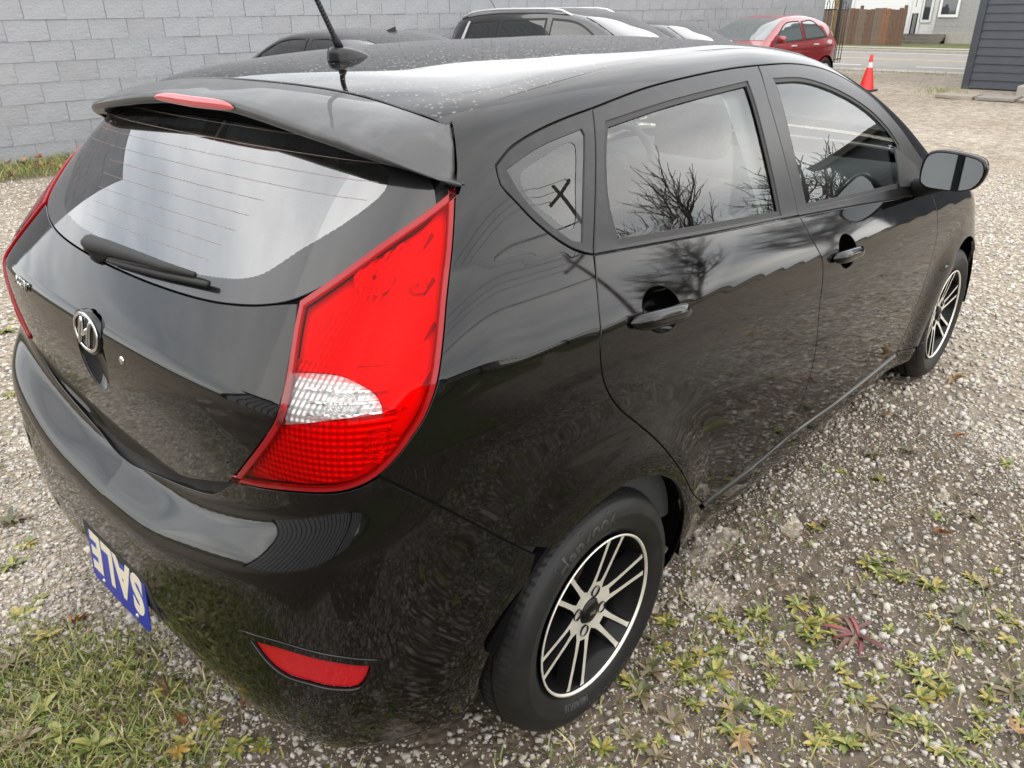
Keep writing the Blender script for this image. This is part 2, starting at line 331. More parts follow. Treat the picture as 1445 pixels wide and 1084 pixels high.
def panel(name, poly, mode, m, parent, S=HATCH, res=.03, inset=.0026, rim=.014, off=0., holes=(), step=.012, mirror=False, raw=False, hole_rim=None, dome=0.):
    """one body panel: outline (and holes) in the chosen map, laid on the car surface, edges rolled inwards"""
    outer = shrink(spline(poly, step) if not raw else np.asarray(poly, float), inset)
    hs = [shrink(spline(h, step*.7) if not (isinstance(h, np.ndarray)) else h, 0)[::-1] for h in holes]
    pts = [outer]+hs; lo, hi = outer.min(0), outer.max(0)
    g = np.stack(np.meshgrid(np.arange(lo[0], hi[0], res), np.arange(lo[1], hi[1], res)), -1).reshape(-1, 2)
    g[:, 0] += (np.round((g[:, 1]-lo[1])/res) % 2)*res*.5
    k = inside(outer, g)
    for h in hs: k &= ~inside(h, g)
    g = g[k]; k = dist_to(outer, g) > res*.45
    for h in hs: k &= dist_to(h, g) > res*.45
    g = g[k]; edges = []; n0 = 0
    for p in pts: edges += [(n0+i, n0+(i+1) % len(p)) for i in range(len(p))]; n0 += len(p)
    allp = np.concatenate(pts+[g])
    vo, eo, fo, _, _, _ = delaunay_2d_cdt([Vector(p) for p in allp], edges, [], 0, 1e-6)
    q = np.array([tuple(p) for p in vo]); f = np.array([t for t in fo if len(t) == 3]); c = q[f].mean(1)
    k = inside(outer, c)
    for h in hs: k &= ~inside(h, c)
    f = f[k]; P, Nn = S.hit(q, mode, off)
    if dome:
        dd = dist_to(outer, q); P = P+Nn*(dome*(1-np.exp(-dd/.02)))[:, None]
    fn = np.cross(P[f[:, 1]]-P[f[:, 0]], P[f[:, 2]]-P[f[:, 0]]); fl = np.sum(fn*Nn[f[:, 0]], 1) < 0; f[fl] = f[fl][:, ::-1]
    Vv, Nv, Ff = [P], [Nn], [f.tolist()]; n = len(P)
    if rim:
        for li, p in enumerate(pts):
            d = rim if (li == 0 or hole_rim is None) else hole_rim
            if not d: continue
            B, NB = S.hit(p, mode, off); T = np.roll(B, -1, 0)-np.roll(B, 1, 0); T /= np.maximum(np.linalg.norm(T, axis=1, keepdims=True), 1e-9)
            O = np.cross(T, NB); chk, _ = S.hit(p+(shrink(p, .004)-p if li == 0 and area(p) > 0 else 0), mode, off)
            if li == 0:
                if np.sum((chk-B)*O) > 0: O = -O
            else:
                cen = B.mean(0)
                if np.sum((cen-B)*O) < 0: O = -O
            r1 = B-NB*.0012+O*.0009; r2 = B-NB*.004+O*.0013; r3 = B-NB*d
            nn = len(B)
            Vv += [B, r1, r2, r3]; Nv += [NB, (NB+O)/1.414, O, O]; ff = []
            for r in range(3):
                for i in range(nn):
                    a, b, c2, d2 = n+r*nn+i, n+r*nn+(i+1) % nn, n+(r+1)*nn+(i+1) % nn, n+(r+1)*nn+i
                    ff.append((a, b, c2, d2))
            # make the rim face outwards
            A = np.concatenate(Vv); q0 = ff[nn+nn//2]; fnn = np.cross(A[q0[1]]-A[q0[0]], A[q0[2]]-A[q0[0]])
            if fnn @ O[nn//2] < 0: ff = [t[::-1] for t in ff]
            Ff.append(ff); n += 4*nn
    A = np.concatenate(Vv); Na = np.concatenate(Nv); Fa = [tuple(t) for b in Ff for t in b]
    if mirror: A = A*[1, -1, 1]; Na = Na*[1, -1, 1]; Fa = [t[::-1] for t in Fa]
    return obj(name, mesh(name, A, Fa, True, Na), parent, m)
def both(name, poly, mode, m, parent, **k):
    return [panel(name, poly, mode, m, parent, **k), panel(name, poly, mode, m, parent, mirror=True, **k)]
def ribbon(name, pts, mode, width, off, m, parent, S=HATCH, mirror=False, raised=0.):
    """strip along a curve on the surface; raised gives it a rounded top"""
    p = spline(pts, .015, False); t = np.gradient(p, axis=0); t /= np.maximum(np.linalg.norm(t, axis=1, keepdims=True), 1e-9); nn = np.stack([-t[:, 1], t[:, 0]], 1)
    prof = [(-.5, 0), (-.3, raised*.8), (0, raised), (.3, raised*.8), (.5, 0)] if raised else [(-.5, 0), (.5, 0)]
    Vv = []; Nv = []
    for w, h in prof:
        a, b = S.hit(p+nn*w*width, mode, off+h); Vv.append(a); Nv.append(b)
    n = len(p); A = np.concatenate(Vv); f = [(r*n+i, r*n+i+1, (r+1)*n+i+1, (r+1)*n+i) for r in range(len(prof)-1) for i in range(n-1)]
    q = f[len(f)//2]; fn = np.cross(A[q[1]]-A[q[0]], A[q[2]]-A[q[0]])
    if fn @ Nv[0][n//2] < 0: f = [t[::-1] for t in f]
    if mirror: A = A*[1, -1, 1]; f = [t[::-1] for t in f]
    return obj(name, mesh(name, A, f, True), parent, m)
# ------------------------------------------------------------------ car materials
def paint_build(t, b, tcn):
    # road film: faint speckle in the clear coat
    n = t.nodes.new('ShaderNodeTexNoise'); n.inputs['Scale'].default_value = 9; n.inputs['Detail'].default_value = 9; n.inputs['Roughness'].default_value = .7
    t.links.new(tcn.outputs['Object'], n.inputs['Vector'])
    r = t.nodes.new('ShaderNodeMapRange'); r.inputs['From Min'].default_value = .4; r.inputs['From Max'].default_value = .75; r.inputs['To Min'].default_value = .035; r.inputs['To Max'].default_value = .075
    t.links.new(n.outputs[0], r.inputs[0]); t.links.new(r.outputs[0], b.inputs['Coat Roughness'])
def dusty_build(t, b, tcn):
    paint_build(t, b, tcn)
    n = t.nodes.new('ShaderNodeTexVoronoi'); n.inputs['Scale'].default_value = 75; t.links.new(tcn.outputs['Object'], n.inputs['Vector'])
    n2 = t.nodes.new('ShaderNodeTexNoise'); n2.inputs['Scale'].default_value = 22; n2.inputs['Detail'].default_value = 6; t.links.new(tcn.outputs['Object'], n2.inputs['Vector'])
    r = t.nodes.new('ShaderNodeMapRange'); r.inputs['From Min'].default_value = .30; r.inputs['From Max'].default_value = .12; t.links.new(n.outputs[0], r.inputs[0])
    r2 = t.nodes.new('ShaderNodeMapRange'); r2.inputs['From Min'].default_value = .36; r2.inputs['From Max'].default_value = .54; t.links.new(n2.outputs[0], r2.inputs[0])
    mu = t.nodes.new('ShaderNodeMath'); mu.operation = 'MULTIPLY'; t.links.new(r.outputs[0], mu.inputs[0]); t.links.new(r2.outputs[0], mu.inputs[1])
    mx = t.nodes.new('ShaderNodeMixRGB'); mx.inputs[1].default_value = (.002, .002, .002, 1); mx.inputs[2].default_value = (.15, .145, .13, 1)
    t.links.new(mu.outputs[0], mx.inputs[0]); t.links.new(mx.outputs[0], b.inputs['Base Color'])
    mr = t.nodes.new('ShaderNodeMapRange'); mr.inputs['To Min'].default_value = .03; mr.inputs['To Max'].default_value = .3; t.links.new(mu.outputs[0], mr.inputs[0]); t.links.new(mr.outputs[0], b.inputs['Coat Roughness'])
BLACK = mat('black_paint', (.0016, .0016, .0018), .3, coat=1., spec=.0, cior=1.45, build=paint_build)
ROOFB = mat('dusty_black_paint', (.006, .006, .007), .3, coat=1., spec=.0, cior=1.47, build=dusty_build)
SPOIL = mat('faded_black_paint', (.030, .030, .031), .5, coat=.35, noise=(11, (.085, .085, .083), .48, .78))
SATIN = mat('satin_black_trim', (.010, .010, .0105), .28, spec=.32, noise=(30, (.026, .025, .024), .5, .75))
RUBBER = mat('black_rubber', (.012, .012, .012), .6)
MATTE = mat('dark_plastic', (.018, .018, .018), .7)
DARK = mat('underbody_black', (.005, .005, .005), .95, spec=.03)
FRIT = mat('glass_edge_band', (.012, .012, .013), .3, coat=1., spec=.1, cior=1.5)
QGLASS = pane_mat('quarter_glass', (.62, .68, .66), 1.75)
CHROME = mat('chrome', (.58, .58, .58), .12, metal=1.)
GLASS = pane_mat('tinted_glass', (.74, .80, .78), 1.6)
REARG = pane_mat('rear_glass', (.50, .56, .56), 2.75)
RED = pane_mat('red_lens', (.97, .006, .010), 1.17)
CLEAR = pane_mat('clear_lens', (.93, .93, .92), 1.45)
def facet(t, b, tcn):
    n = t.nodes.new('ShaderNodeTexVoronoi'); n.inputs['Scale'].default_value = 95; n.feature = 'F1'; t.links.new(tcn.outputs['Object'], n.inputs['Vector'])
    w = t.nodes.new('ShaderNodeTexNoise'); w.inputs['Scale'].default_value = 16; t.links.new(tcn.outputs['Object'], w.inputs['Vector'])
    a = t.nodes.new('ShaderNodeMath'); a.operation = 'MULTIPLY_ADD'; a.inputs[1].default_value = 3; t.links.new(w.outputs[0], a.inputs[0]); t.links.new(n.outputs[0], a.inputs[2])
    k = t.nodes.new('ShaderNodeBump'); k.inputs['Strength'].default_value = .6; k.inputs['Distance'].default_value = .006; t.links.new(a.outputs[0], k.inputs['Height']); t.links.new(k.outputs[0], b.inputs['Normal'])
def optic(t, b, tcn):
    # moulded optic pillows: a fine regular grid of bumps
    sp_ = t.nodes.new('ShaderNodeSeparateXYZ'); t.links.new(tcn.outputs['Object'], sp_.inputs[0]); hs = []
    for ax, fr in ((1, 700.), (2, 560.)):
        m_ = t.nodes.new('ShaderNodeMath'); m_.operation = 'MULTIPLY'; m_.inputs[1].default_value = fr; t.links.new(sp_.outputs[ax], m_.inputs[0]); s_ = t.nodes.new('ShaderNodeMath'); s_.operation = 'SINE'; t.links.new(m_.outputs[0], s_.inputs[0]); hs.append(s_)
    a = t.nodes.new('ShaderNodeMath'); a.operation = 'ADD'; t.links.new(hs[0].outputs[0], a.inputs[0]); t.links.new(hs[1].outputs[0], a.inputs[1])
    k = t.nodes.new('ShaderNodeBump'); k.inputs['Strength'].default_value = .7; k.inputs['Distance'].default_value = .0012; t.links.new(a.outputs[0], k.inputs['Height']); t.links.new(k.outputs[0], b.inputs['Normal'])
OPTIC = mat('lamp_optics', (.92, .92, .92), .3, metal=.45, build=optic)
SILVER = mat('lamp_reflector', (.78, .78, .78), .22, metal=1., build=facet)
SILVERW = mat('lamp_reflector_matt', (.90, .90, .90), .35, metal=.35, build=facet)
LAMPBED = mat('lamp_red_bed', (.95, .07, .06), .45, coat=.3, bump=(30, .15, .004))
DEEPRED = mat('lamp_border', (.32, .004, .008), .2, coat=.5, spec=.2, cior=1.4)
REDPL = mat('red_reflector_plastic', (.50, .004, .010), .25, coat=.6, spec=.2, cior=1.35, bump=(160, .15, .002))
TYRE = mat('tyre_rubber', (.010, .010, .0105), .5, spec=.3, noise=(14, (.022, .021, .019), .45, .8), bump=(90, .15, .002))
LETTR = mat('tyre_letter_rubber', (.040, .040, .040), .4)
ALLOY = mat('machined_alloy', (.82, .79, .72), .42, metal=.7, noise=(9, (.66, .63, .57), .5, .75))
ALLOYB = mat('black_alloy', (.005, .005, .005), .4, coat=.12, spec=.15)
BRAKE = mat('rusty_brake_drum', (.09, .05, .035), .8, noise=(18, (.16, .075, .04), .4, .7))
INTER = mat('dark_grey_interior', (.05, .052, .055), .75, noise=(40, (.07, .07, .072), .4, .7))
INTERL = mat('light_grey_interior', (.30, .30, .29), .85)
SEATM = mat('grey_seat_fabric', (.13, .13, .132), .9, noise=(60, (.19, .19, .19), .4, .7))

# ------------------------------------------------------------------ the black hatchback
car = root('hatchback_car', 'glossy black five door hatchback seen from its rear right corner, filling the picture', 'car')
def half_to_full(h):
    """outline of the right half from top centre to bottom centre -> whole outline, mirrored"""
    return h+[(-a, b, c) for a, b, c in h[::-1] if abs(a) > 1e-6]
# --- right and left body sides
S = 'side'
arch = [(.352*math.cos(a), .302+.352*math.sin(a), 0) for a in np.radians(np.linspace(-17, 121, 16))]
side = cv('rail_gap', S, rev=True)                       # pillar foot back to the quarter tip
side = side[:-1]+cv('quarter_low', S)                     # round the quarter window
side = side[:-1]+cv('rear_gap', S)[:-1]+cv('sill', S, rev=True)
side += [pt(2.20, -.8, .262, S, 1), pt(2.20, -.8, .18, S, 1), (.345, .18, 1)]
side += [(a, b, int(i == 0 or i == len(arch)-1)) for i, (a, b, c) in enumerate(arch)]
side = side+cv('bumper_seam', S, rev=True)[1:-1]
lampS = cv('lamp', S); side += [(a, b, int(i == 0)) for i, (a, b, c) in enumerate(lampS[0:11][::-1])]
side += cv('spoiler_side', S)[1:-1]+cv('ditch', S)
side += [pt(.86, -.503, 1.458, S), pt(1.2, -.505, 1.45, S), pt(1.45, -.535, 1.405, S), pt(1.75, -.60, 1.315, S), pt(2.0, -.655, 1.21, S), pt(2.2, -.70, 1.10, S), pt(2.3, -.73, 1.03, S, 1), pt(2.12, -.78, 1.0, S, 1)]
both('side_panel', side, S, BLACK, car, res=.0095)
# fender
fend = cv('front_gap', S)+[pt(2.24, -.8, .262, S, 1)]
fend += [(2.57-.352*math.cos(a), .302+.352*math.sin(a), int(i in (0, 15))) for i, a in enumerate(np.radians(np.linspace(-10, 190, 16)))]
fend += [pt(3.12, -.7, .25, S, 1), pt(3.17, -.7, .62, S, 1), pt(2.93, -.74, .80, S, 1), pt(2.6, -.74, .935, S), pt(2.3, -.76, 1.0, S, 1)]
both('front_fender', fend, S, BLACK, car, res=.02)
# --- doors: lower skin, window frame, glass, belt strip
hand_r = [(.188+.070*math.cos(a)*1.0, .992+.052*math.sin(a)-.012*math.cos(a), 0) for a in np.linspace(0, 2*np.pi, 20, endpoint=False)]
hand_f = [(1.205+.070*math.cos(a)*1.0, .893+.052*math.sin(a)-.010*math.cos(a), 0) for a in np.linspace(0, 2*np.pi, 20, endpoint=False)]
def tozone(h): return [(a, (b if b <= .95 else .95+.6*math.atan2(b-.95, .84)), c) for a, b, c in h]
hand_r, hand_f = tozone(hand_r), tozone(hand_f)
belt = cv('belt', S); bg_ = cv('b_gap', S)
def split(c, i0, i1): return [(a, b, int(k in (0, i1-i0-1))) for k, (a, b, _) in enumerate(c[i0:i1])]
rear_low = split(belt, 0, 3)+split(bg_, 4, len(bg_))[1:]+cv('sill', S)[2:]+cv('rear_gap', S, rev=True)[1:-1]
rear_low = [(a, b, c) for a, b, c in rear_low]
front_low = split(belt, 2, 5)+cv('front_gap', S)[1:]+cv('sill', S)[1:3]+cv('b_gap', S, rev=True)[1:-5]
def drop_dup(p):
    q = []
    for a in p:
        if not q or math.hypot(a[0]-q[-1][0], a[1]-q[-1][1]) > .004: q.append(a)
    if math.hypot(q[0][0]-q[-1][0], q[0][1]-q[-1][1]) < .004: q.pop()
    return q
rail = cv('rail_gap', S)
rear_frame = [(rail[4][0], rail[4][1], 1)]+rail[5:8]+split(bg_, 0, 5)+split(belt, 0, 3)[::-1][1:]
front_frame = [(rail[8][0]+.004, rail[8][1], 1)]+rail[9:-1]+[(rail[-1][0], rail[-1][1], 1)]+[(belt[4][0], belt[4][1], 1)]+split(belt, 2, 5)[::-1][1:]+split(bg_, 0, 5)[::-1][1:-1]
rg, fg = cv('rear_glass', S), cv('front_glass', S)
def door(nm, low, frame, glass, hand, hx):
    doors = both('door', drop_dup(low), S, BLACK, car, res=.011, holes=[hand], hole_rim=.004)
    hz = sum(h[1] for h in hand)/len(hand); cxx = sum(h[0] for h in hand)/len(hand)
    for d, mir in zip(doors, (False, True)):
        panel('window_frame', drop_dup(frame), S, SATIN, d, holes=[glass], res=.022, rim=.010, hole_rim=.012, mirror=mir, off=-.001)
        panel('window_glass', glass, S, GLASS, d, res=.025, inset=-.006, rim=0, off=-.010, mirror=mir)
        gl = shrink(spline(glass, .012), -.001); gi = shrink(gl, .011)
        panel('window_seal', gl, S, RUBBER, d, raw=True, inset=0, holes=[gi], res=.02, rim=.004, off=-.004, mirror=mir)
        # handle: scooped cup behind a bar
        hp = spline(hand, .008); c0 = hp.mean(0); rings = []; nn = len(hp)
        for k, (s_, d_) in enumerate(((1.0, -.003), (.9, -.014), (.7, -.024), (.4, -.030), (.05, -.031))):
            P, _ = HATCH.hit(c0+(hp-c0)*s_, S, d_); rings.append(P)
        A = np.concatenate(rings); f = [(r*nn+i, r*nn+(i+1) % nn, (r+1)*nn+(i+1) % nn, (r+1)*nn+i) for r in range(4) for i in range(nn)]
        if mir: A = A*[1, -1, 1]
        obj('handle_cup', mesh('handle_cup', A, f), d, BLACK)
        rows = []
        for k, u in enumerate(np.linspace(-1, 1, 17)):
            q = np.array([[cxx-.012+u*.108, hz-.006-u*.010]]); P, Nn = HATCH.hit(q, S); P, Nn = P[0], Nn[0]
            T = np.array([1, 0, -.12]); T /= np.linalg.norm(T); U = np.cross(Nn, T)
            w = .019*(1-abs(u)**4)**.5+.001; b = .003+.014*(1-u**4); th = .015*(1-u**6)+.002
            rows.append([P+Nn*(b+th*math.cos(a))+U*w*math.sin(a) for a in np.linspace(0, 2*np.pi, 12, endpoint=False)])
        A = np.array(rows).reshape(-1, 3); f = [(r*12+i, r*12+(i+1) % 12, (r+1)*12+(i+1) % 12, (r+1)*12+i) for r in range(16) for i in range(12)]
        if mir: A = A*[1, -1, 1]
        obj('handle', mesh('handle', A, f), d, BLACK)
    return doors
rd = door('rear', rear_low, rear_frame, rg, hand_r, .19)
fd = door('front', front_low, front_frame, fg, hand_f, 1.2)
# B pillar and seam backing so that no gap shows daylight
for mir in (False, True):
    for nm in ('b_gap', 'rear_gap', 'front_gap', 'rail_gap', 'sill', 'quarter_low', 'belt', 'bumper_seam'):
        ribbon('door_seal', cv(nm, S), S, .030, -.012, RUBBER, car, mirror=mir)
# quarter window
qf = cv('quarter_frit', S); qp = cv('quarter_pane', S)
qtrim = cv('rail_gap', S)[:5]; qtrim[4] = (qtrim[4][0], qtrim[4][1], 1)
qtrim = qtrim+cv('quarter_low', S, rev=True)[:-1]
for mir in (False, True):
    q = panel('quarter_window', qtrim, S, SATIN, car, holes=[qf], res=.02, rim=.01, hole_rim=.004, mirror=mir)
    panel('glass_border', qf, S, FRIT, q, holes=[qp], res=.02, rim=0, off=-.003, inset=.001, mirror=mir)
    panel('quarter_glass', qp, S, QGLASS, q, res=.04, rim=0, inset=-.001, off=-.004, mirror=mir)
# --- tail lamps, bumper, hatch
Fn = 'fan'
lamp = cv('lamp', Fn); lc = cv('lamp_clear', Fn); ll = cv('lamp_low', Fn)
lo_ = shrink(spline(lamp, .01), .003); li_ = shrink(lo_, .0085)
for mir in (False, True):
    lr = panel('tail_lamp', li_, Fn, RED, car, raw=True, inset=-.001, res=.02, rim=0, off=.006, holes=[shrink(spline(lc, .008), .002)], hole_rim=0, mirror=mir)
    panel('lens_border', lo_, Fn, DEEPRED, lr, raw=True, inset=0, holes=[li_], res=.012, rim=.02, hole_rim=.004, off=.005, mirror=mir)
    panel('lamp_bed', li_, Fn, LAMPBED, lr, raw=True, inset=-.004, res=.03, rim=0, off=-.012, mirror=mir, holes=[shrink(spline(lc, .01), -.001), shrink(spline(ll, .01), .0)], hole_rim=.02)
    rc = panel('reversing_lens', lc, Fn, CLEAR, lr, res=.03, rim=.004, inset=.001, off=.006, mirror=mir)
    panel('reversing_reflector', lc, Fn, OPTIC, lr, res=.006, rim=0, inset=-.018, off=-.006, mirror=mir)
    panel('brake_reflector', ll, Fn, OPTIC, lr, res=.008, rim=0, inset=-.012, off=-.006, mirror=mir)
    # raised facet panel, rings round the bulbs and short ribs, seen through the red lens
    fac = [(.640, 1.118, 1), (.655, 1.045, 0), (.645, 1.060, 1), (.745, 1.065, 1), (.768, 1.16, 0), (.788, 1.235, 1), (.765, 1.238, 0), (.70, 1.165, 0)]
    fac = [(.648, 1.110, 1), (.636, 1.062, 1), (.742, 1.062, 1), (.766, 1.150, 0), (.786, 1.230, 1), (.770, 1.236, 0), (.71, 1.168, 0)]
    panel('lamp_facets', fac, Fn, OPTIC, lr, res=.010, rim=.006, inset=0, off=-.007, mirror=mir)
    for (a_, z_, r_) in ((.728, 1.172, .034), (.793, 1.160, .016), (.722, .940, .030), (.674, 1.010, .026)):
        Pq, Nq = HATCH.hit(np.array([[a_, z_]]), Fn, -.004); Pq, Nq = Vector(Pq[0]), Vector(Nq[0]); Mq = Nq.to_track_quat('Z', 'Y').to_matrix().to_4x4(); Mq.translation = Pq
        mb = MB(); prof = []
        for k in range(6): prof += [(r_*(1-k*.155), .002+.000*k), (r_*(1-k*.155-.07), -.0015), (r_*(1-k*.155-.10), .002)]
        mb.lathe([(max(r, .001), h) for r, h in prof], 28, Mq)
        o = mb.done('bulb_rings', OPTIC, lr, True)
        if mir: o.data.transform(Matrix.Diagonal((1, -1, 1, 1)))
    for k in range(4):
        z_ = 1.215-k*.062; a_ = .826-k*.009
        panel('lamp_rib', [(a_-.014, z_-.006, 1), (a_-.012, z_-.003, 1), (a_+.004, z_+.016, 1), (a_+.006, z_+.011, 1)], Fn, DEEPRED, lr, res=.01, rim=.003, inset=0, off=-.006, mirror=mir, step=.004)
    for k in range(3):
        z_ = 1.029-k*.016
        panel('lens_bar', [(.625+k*.0, z_, 1), (.735+.012*k, z_, 1), (.735+.012*k, z_-.0022, 1), (.625, z_-.0022, 1)], Fn, SILVER, lr, res=.01, rim=.003, inset=0, off=-.001, mirror=mir, step=.02)
Rr = 'fan'
lf = cv('lamp', Fn)
bump = [pt(-.69, 0, .672, Rr), pt(-.69, -.17, .692, Rr), pt(-.66, -.30, .718, Rr), pt(-.65, -.41, .752, Rr)]
bump += [(a, b-.004, int(i == 0)) for i, (a, b, c) in enumerate(lf[10:18][::-1])]
bump += cv('bumper_seam', Rr)
bump += [pt(.340*math.cos(a), -.82, .302+.340*math.sin(a), Rr, int(k == 8)) for k, a in enumerate(np.radians(np.linspace(136, 181, 9)))]
bump += [pt(-.365, -.80, .245, Rr), pt(-.42, -.72, .205, Rr), pt(-.52, -.55, .19, Rr), pt(-.6, -.42, .21, Rr), pt(-.6, -.30, .26, Rr), pt(-.6, -.21, .325, Rr), pt(-.6, -.12, .35, Rr), pt(-.6, 0, .355, Rr)]
rfl = cv('reflector', Rr)
rfl_h = [(a, b, c) for a, b, c in rfl]
rfl_l = [(-a, b, c) for a, b, c in rfl]
bumper = panel('rear_bumper', drop_dup(half_to_full(bump)), Rr, BLACK, car, res=.0085, holes=[rfl_h, rfl_l], hole_rim=.008)
for mir in (False, True):
    panel('rear_reflector', rfl_h, Rr, REDPL, bumper, res=.010, inset=.0035, rim=.012, off=-.006, mirror=mir, dome=.006)
    ro = shrink(spline(rfl_h, .010), -.011); panel('reflector_bezel', ro, Rr, BLACK, bumper, raw=True, res=.01, inset=0, rim=.003, hole_rim=.010, off=.0028, holes=[shrink(spline(rfl_h, .008), .001)], mirror=mir)
Rm = 'rear'
glow = [(0, 1.085, 0), (-.173, 1.087, 0), (-.34, 1.094, 0), (-.45, 1.106, 0)]
gright = [(-.523, 1.122, 0), (-.565, 1.141, 0), (-.600, 1.166, 0), (-.640, 1.196, 0), (-.672, 1.236, 0), (-.674, 1.258, 1), (-.640, 1.30, 0), (-.57, 1.33, 0), (-.36, 1.365, 0), (0, 1.375, 0)]
hh = glow+[(-.523, 1.121, 0), (-.553, 1.127, 1)]+cv('hatch_right', Rm)[1:]
hh[-1] = (hh[-1][0]-.002, hh[-1][1], 1)
hh += [(-.383, .775, 0), (-.30, .748, 0), (-.196, .730, 0), (0, .705, 0)]
em = (0., .974)
dish = [(.092*math.cos(a)*.78, em[1]-.044+.086*math.sin(a), 0) for a in np.linspace(0, 2*np.pi, 28, endpoint=False)]
lid = panel('tailgate', drop_dup(half_to_full(hh)), Rm, BLACK, car, res=.013, rim=.03, holes=[dish], hole_rim=.004)
gl = drop_dup(half_to_full((glow+gright)[::-1]))
gclear = [(0, 1.118, 0), (-.171, 1.119, 0), (-.316, 1.126, 0), (-.431, 1.146, 0), (-.495, 1.193, 0), (-.557, 1.242, 0), (-.585, 1.285, 0), (-.55, 1.318, 0), (-.36, 1.345, 0), (0, 1.353, 0)]
gc = drop_dup(half_to_full(gclear[::-1]))
rw = panel('rear_window', gc, Rm, REARG, car, res=.018, inset=-.001, rim=0, off=.0)
panel('glass_border', gl, Rm, FRIT, rw, res=.02, inset=.002, rim=.008, holes=[gc], hole_rim=.003)
HEATL = mat('defroster_line', (.34, .25, .21), .6)
for k in range(9):
    z = 1.345-k*.025; w = min(.56, .25+.55*(z-1.10)) if z < 1.25 else .565-.3*max(0, z-1.30)
    P, Nn = HATCH.hit(np.stack([np.linspace(-w, w, 24), np.full(24, z)], 1), Rm, .0007)
    mb = MB(); up = np.array([.45, 0, .9])
    A = np.concatenate([P, P+up*.0007]); mb.add(A, [(i, i+1, 24+i+1, 24+i) for i in range(23)]); mb.done('defroster_line', HEATL, rw)
# dark tray between hatch foot and bumper
tray = half_to_full([(0, .735, 0), (-.196, .755, 0), (-.34, .785, 0), (-.47, .82, 1), (-.47, .76, 1), (-.34, .70, 0), (0, .645, 0)])
panel('tailgate_seal', tray, Rm, RUBBER, car, off=-.014, rim=0)
for mir in (False, True):
    ribbon('lamp_seal', [(a, b, 0) for a, b, c in lamp], Fn, .03, -.016, RUBBER, car, mirror=mir)
    ribbon('lamp_seal', [(a, b, 0) for a, b, c in [lamp[-1], lamp[0]]], Fn, .03, -.016, RUBBER, car, mirror=mir)
# emblem: scooped dish with an oval badge in its top
hp = spline(dish, .01); c0 = hp.mean(0); nn = len(hp); rings = []
for s_, d_ in ((1., -.003), (.93, -.008), (.8, -.016), (.55, -.022), (.25, -.024), (.02, -.024)):
    P, _ = HATCH.hit(c0+(hp-c0)*s_, Rm, d_); rings.append(P)
obj('opener_dish', mesh('opener_dish', np.concatenate(rings), [(r*nn+i, r*nn+(i+1) % nn, (r+1)*nn+(i+1) % nn, (r+1)*nn+i) for r in range(5) for i in range(nn)]), lid, BLACK)
P, Nn = HATCH.hit(np.array([[0., em[1]]]), Rm); P, Nn = Vector(P[0]), Vector(Nn[0])
Xa = Vector((0, -1, 0)); Ya = Nn.cross(Xa).normalized(); Mx = Matrix((Xa, Ya, Nn)).transposed().to_4x4(); Mx.translation = P; Mx = Mx @ Matrix.Diagonal((.90, .92, .55, 1))
bm_ = MB(); bm_.lathe([(.001, .006), (.9, .006), (1., .004), (1., -.016)], 40, Mx @ Matrix.Diagonal((.072, .050, 1, 1))); bm_.done('badge_base', BLACK, lid, True)
mb = MB(); tor = []
for i in range(48):
    a = i*2*math.pi/48
    for j in range(8):
        b = j*2*math.pi/8; r = 1+.0
        tor.append(Mx @ Vector(((.0620+.0050*math.cos(b))*math.cos(a), (.0405+.0050*math.cos(b))*math.sin(a), .008+.0042*math.sin(b))))
mb.add(tor, [(i*8+j, ((i+1) % 48)*8+j, ((i+1) % 48)*8+(j+1) % 8, i*8+(j+1) % 8) for i in range(48) for j in range(8)])
mb.done('badge_ring', CHROME, lid, True)
mb = MB()
for sx_ in (-1, 1):                                     # slanted italic stroke pair with a curved bar
    mb.tube([Mx @ Vector((sx_*.020+y*.42+sx_*.006*(y/.034)**2, y, .010)) for y in np.linspace(-.034, .034, 7)], [.003, .0048, .0054, .0056, .0054, .0048, .003], 8)
mb.tube([Mx @ Vector((x, x*.55, .010)) for x in np.linspace(-.021, .021, 5)], [.0045, .0058, .0062, .0058, .0045], 8)
mb.done('badge_letter', CHROME, lid, True)
P, Nn = HATCH.hit(np.array([[-.151, .955]]), Rm, .001); P, Nn = Vector(P[0]), Vector(Nn[0])
Mk = Nn.to_track_quat('Z', 'Y').to_matrix().to_4x4(); Mk.translation = P
MB().lathe([(.0005, .002), (.006, .002), (.0085, .0005), (.009, -.004)], 20, Mk).done('key_lock', CHROME, lid, True)
# small chrome model name near the left lamp
tm = text_mesh('ACCENT', .027, .0015, .0006)
P, Nn = HATCH.hit(np.array([[.40, .985]]), Rm, .003); P, Nn = Vector(P[0]), Vector(Nn[0]); Xa = Vector((Nn.y, -Nn.x, 0)).normalized(); Xa = Xa if Xa.y < 0 else -Xa
Ma = Matrix((Xa, Nn.cross(Xa), Nn)).transposed().to_4x4(); Ma.translation = P; tm.transform(Ma)
obj('model_lettering', tm, lid, CHROME)
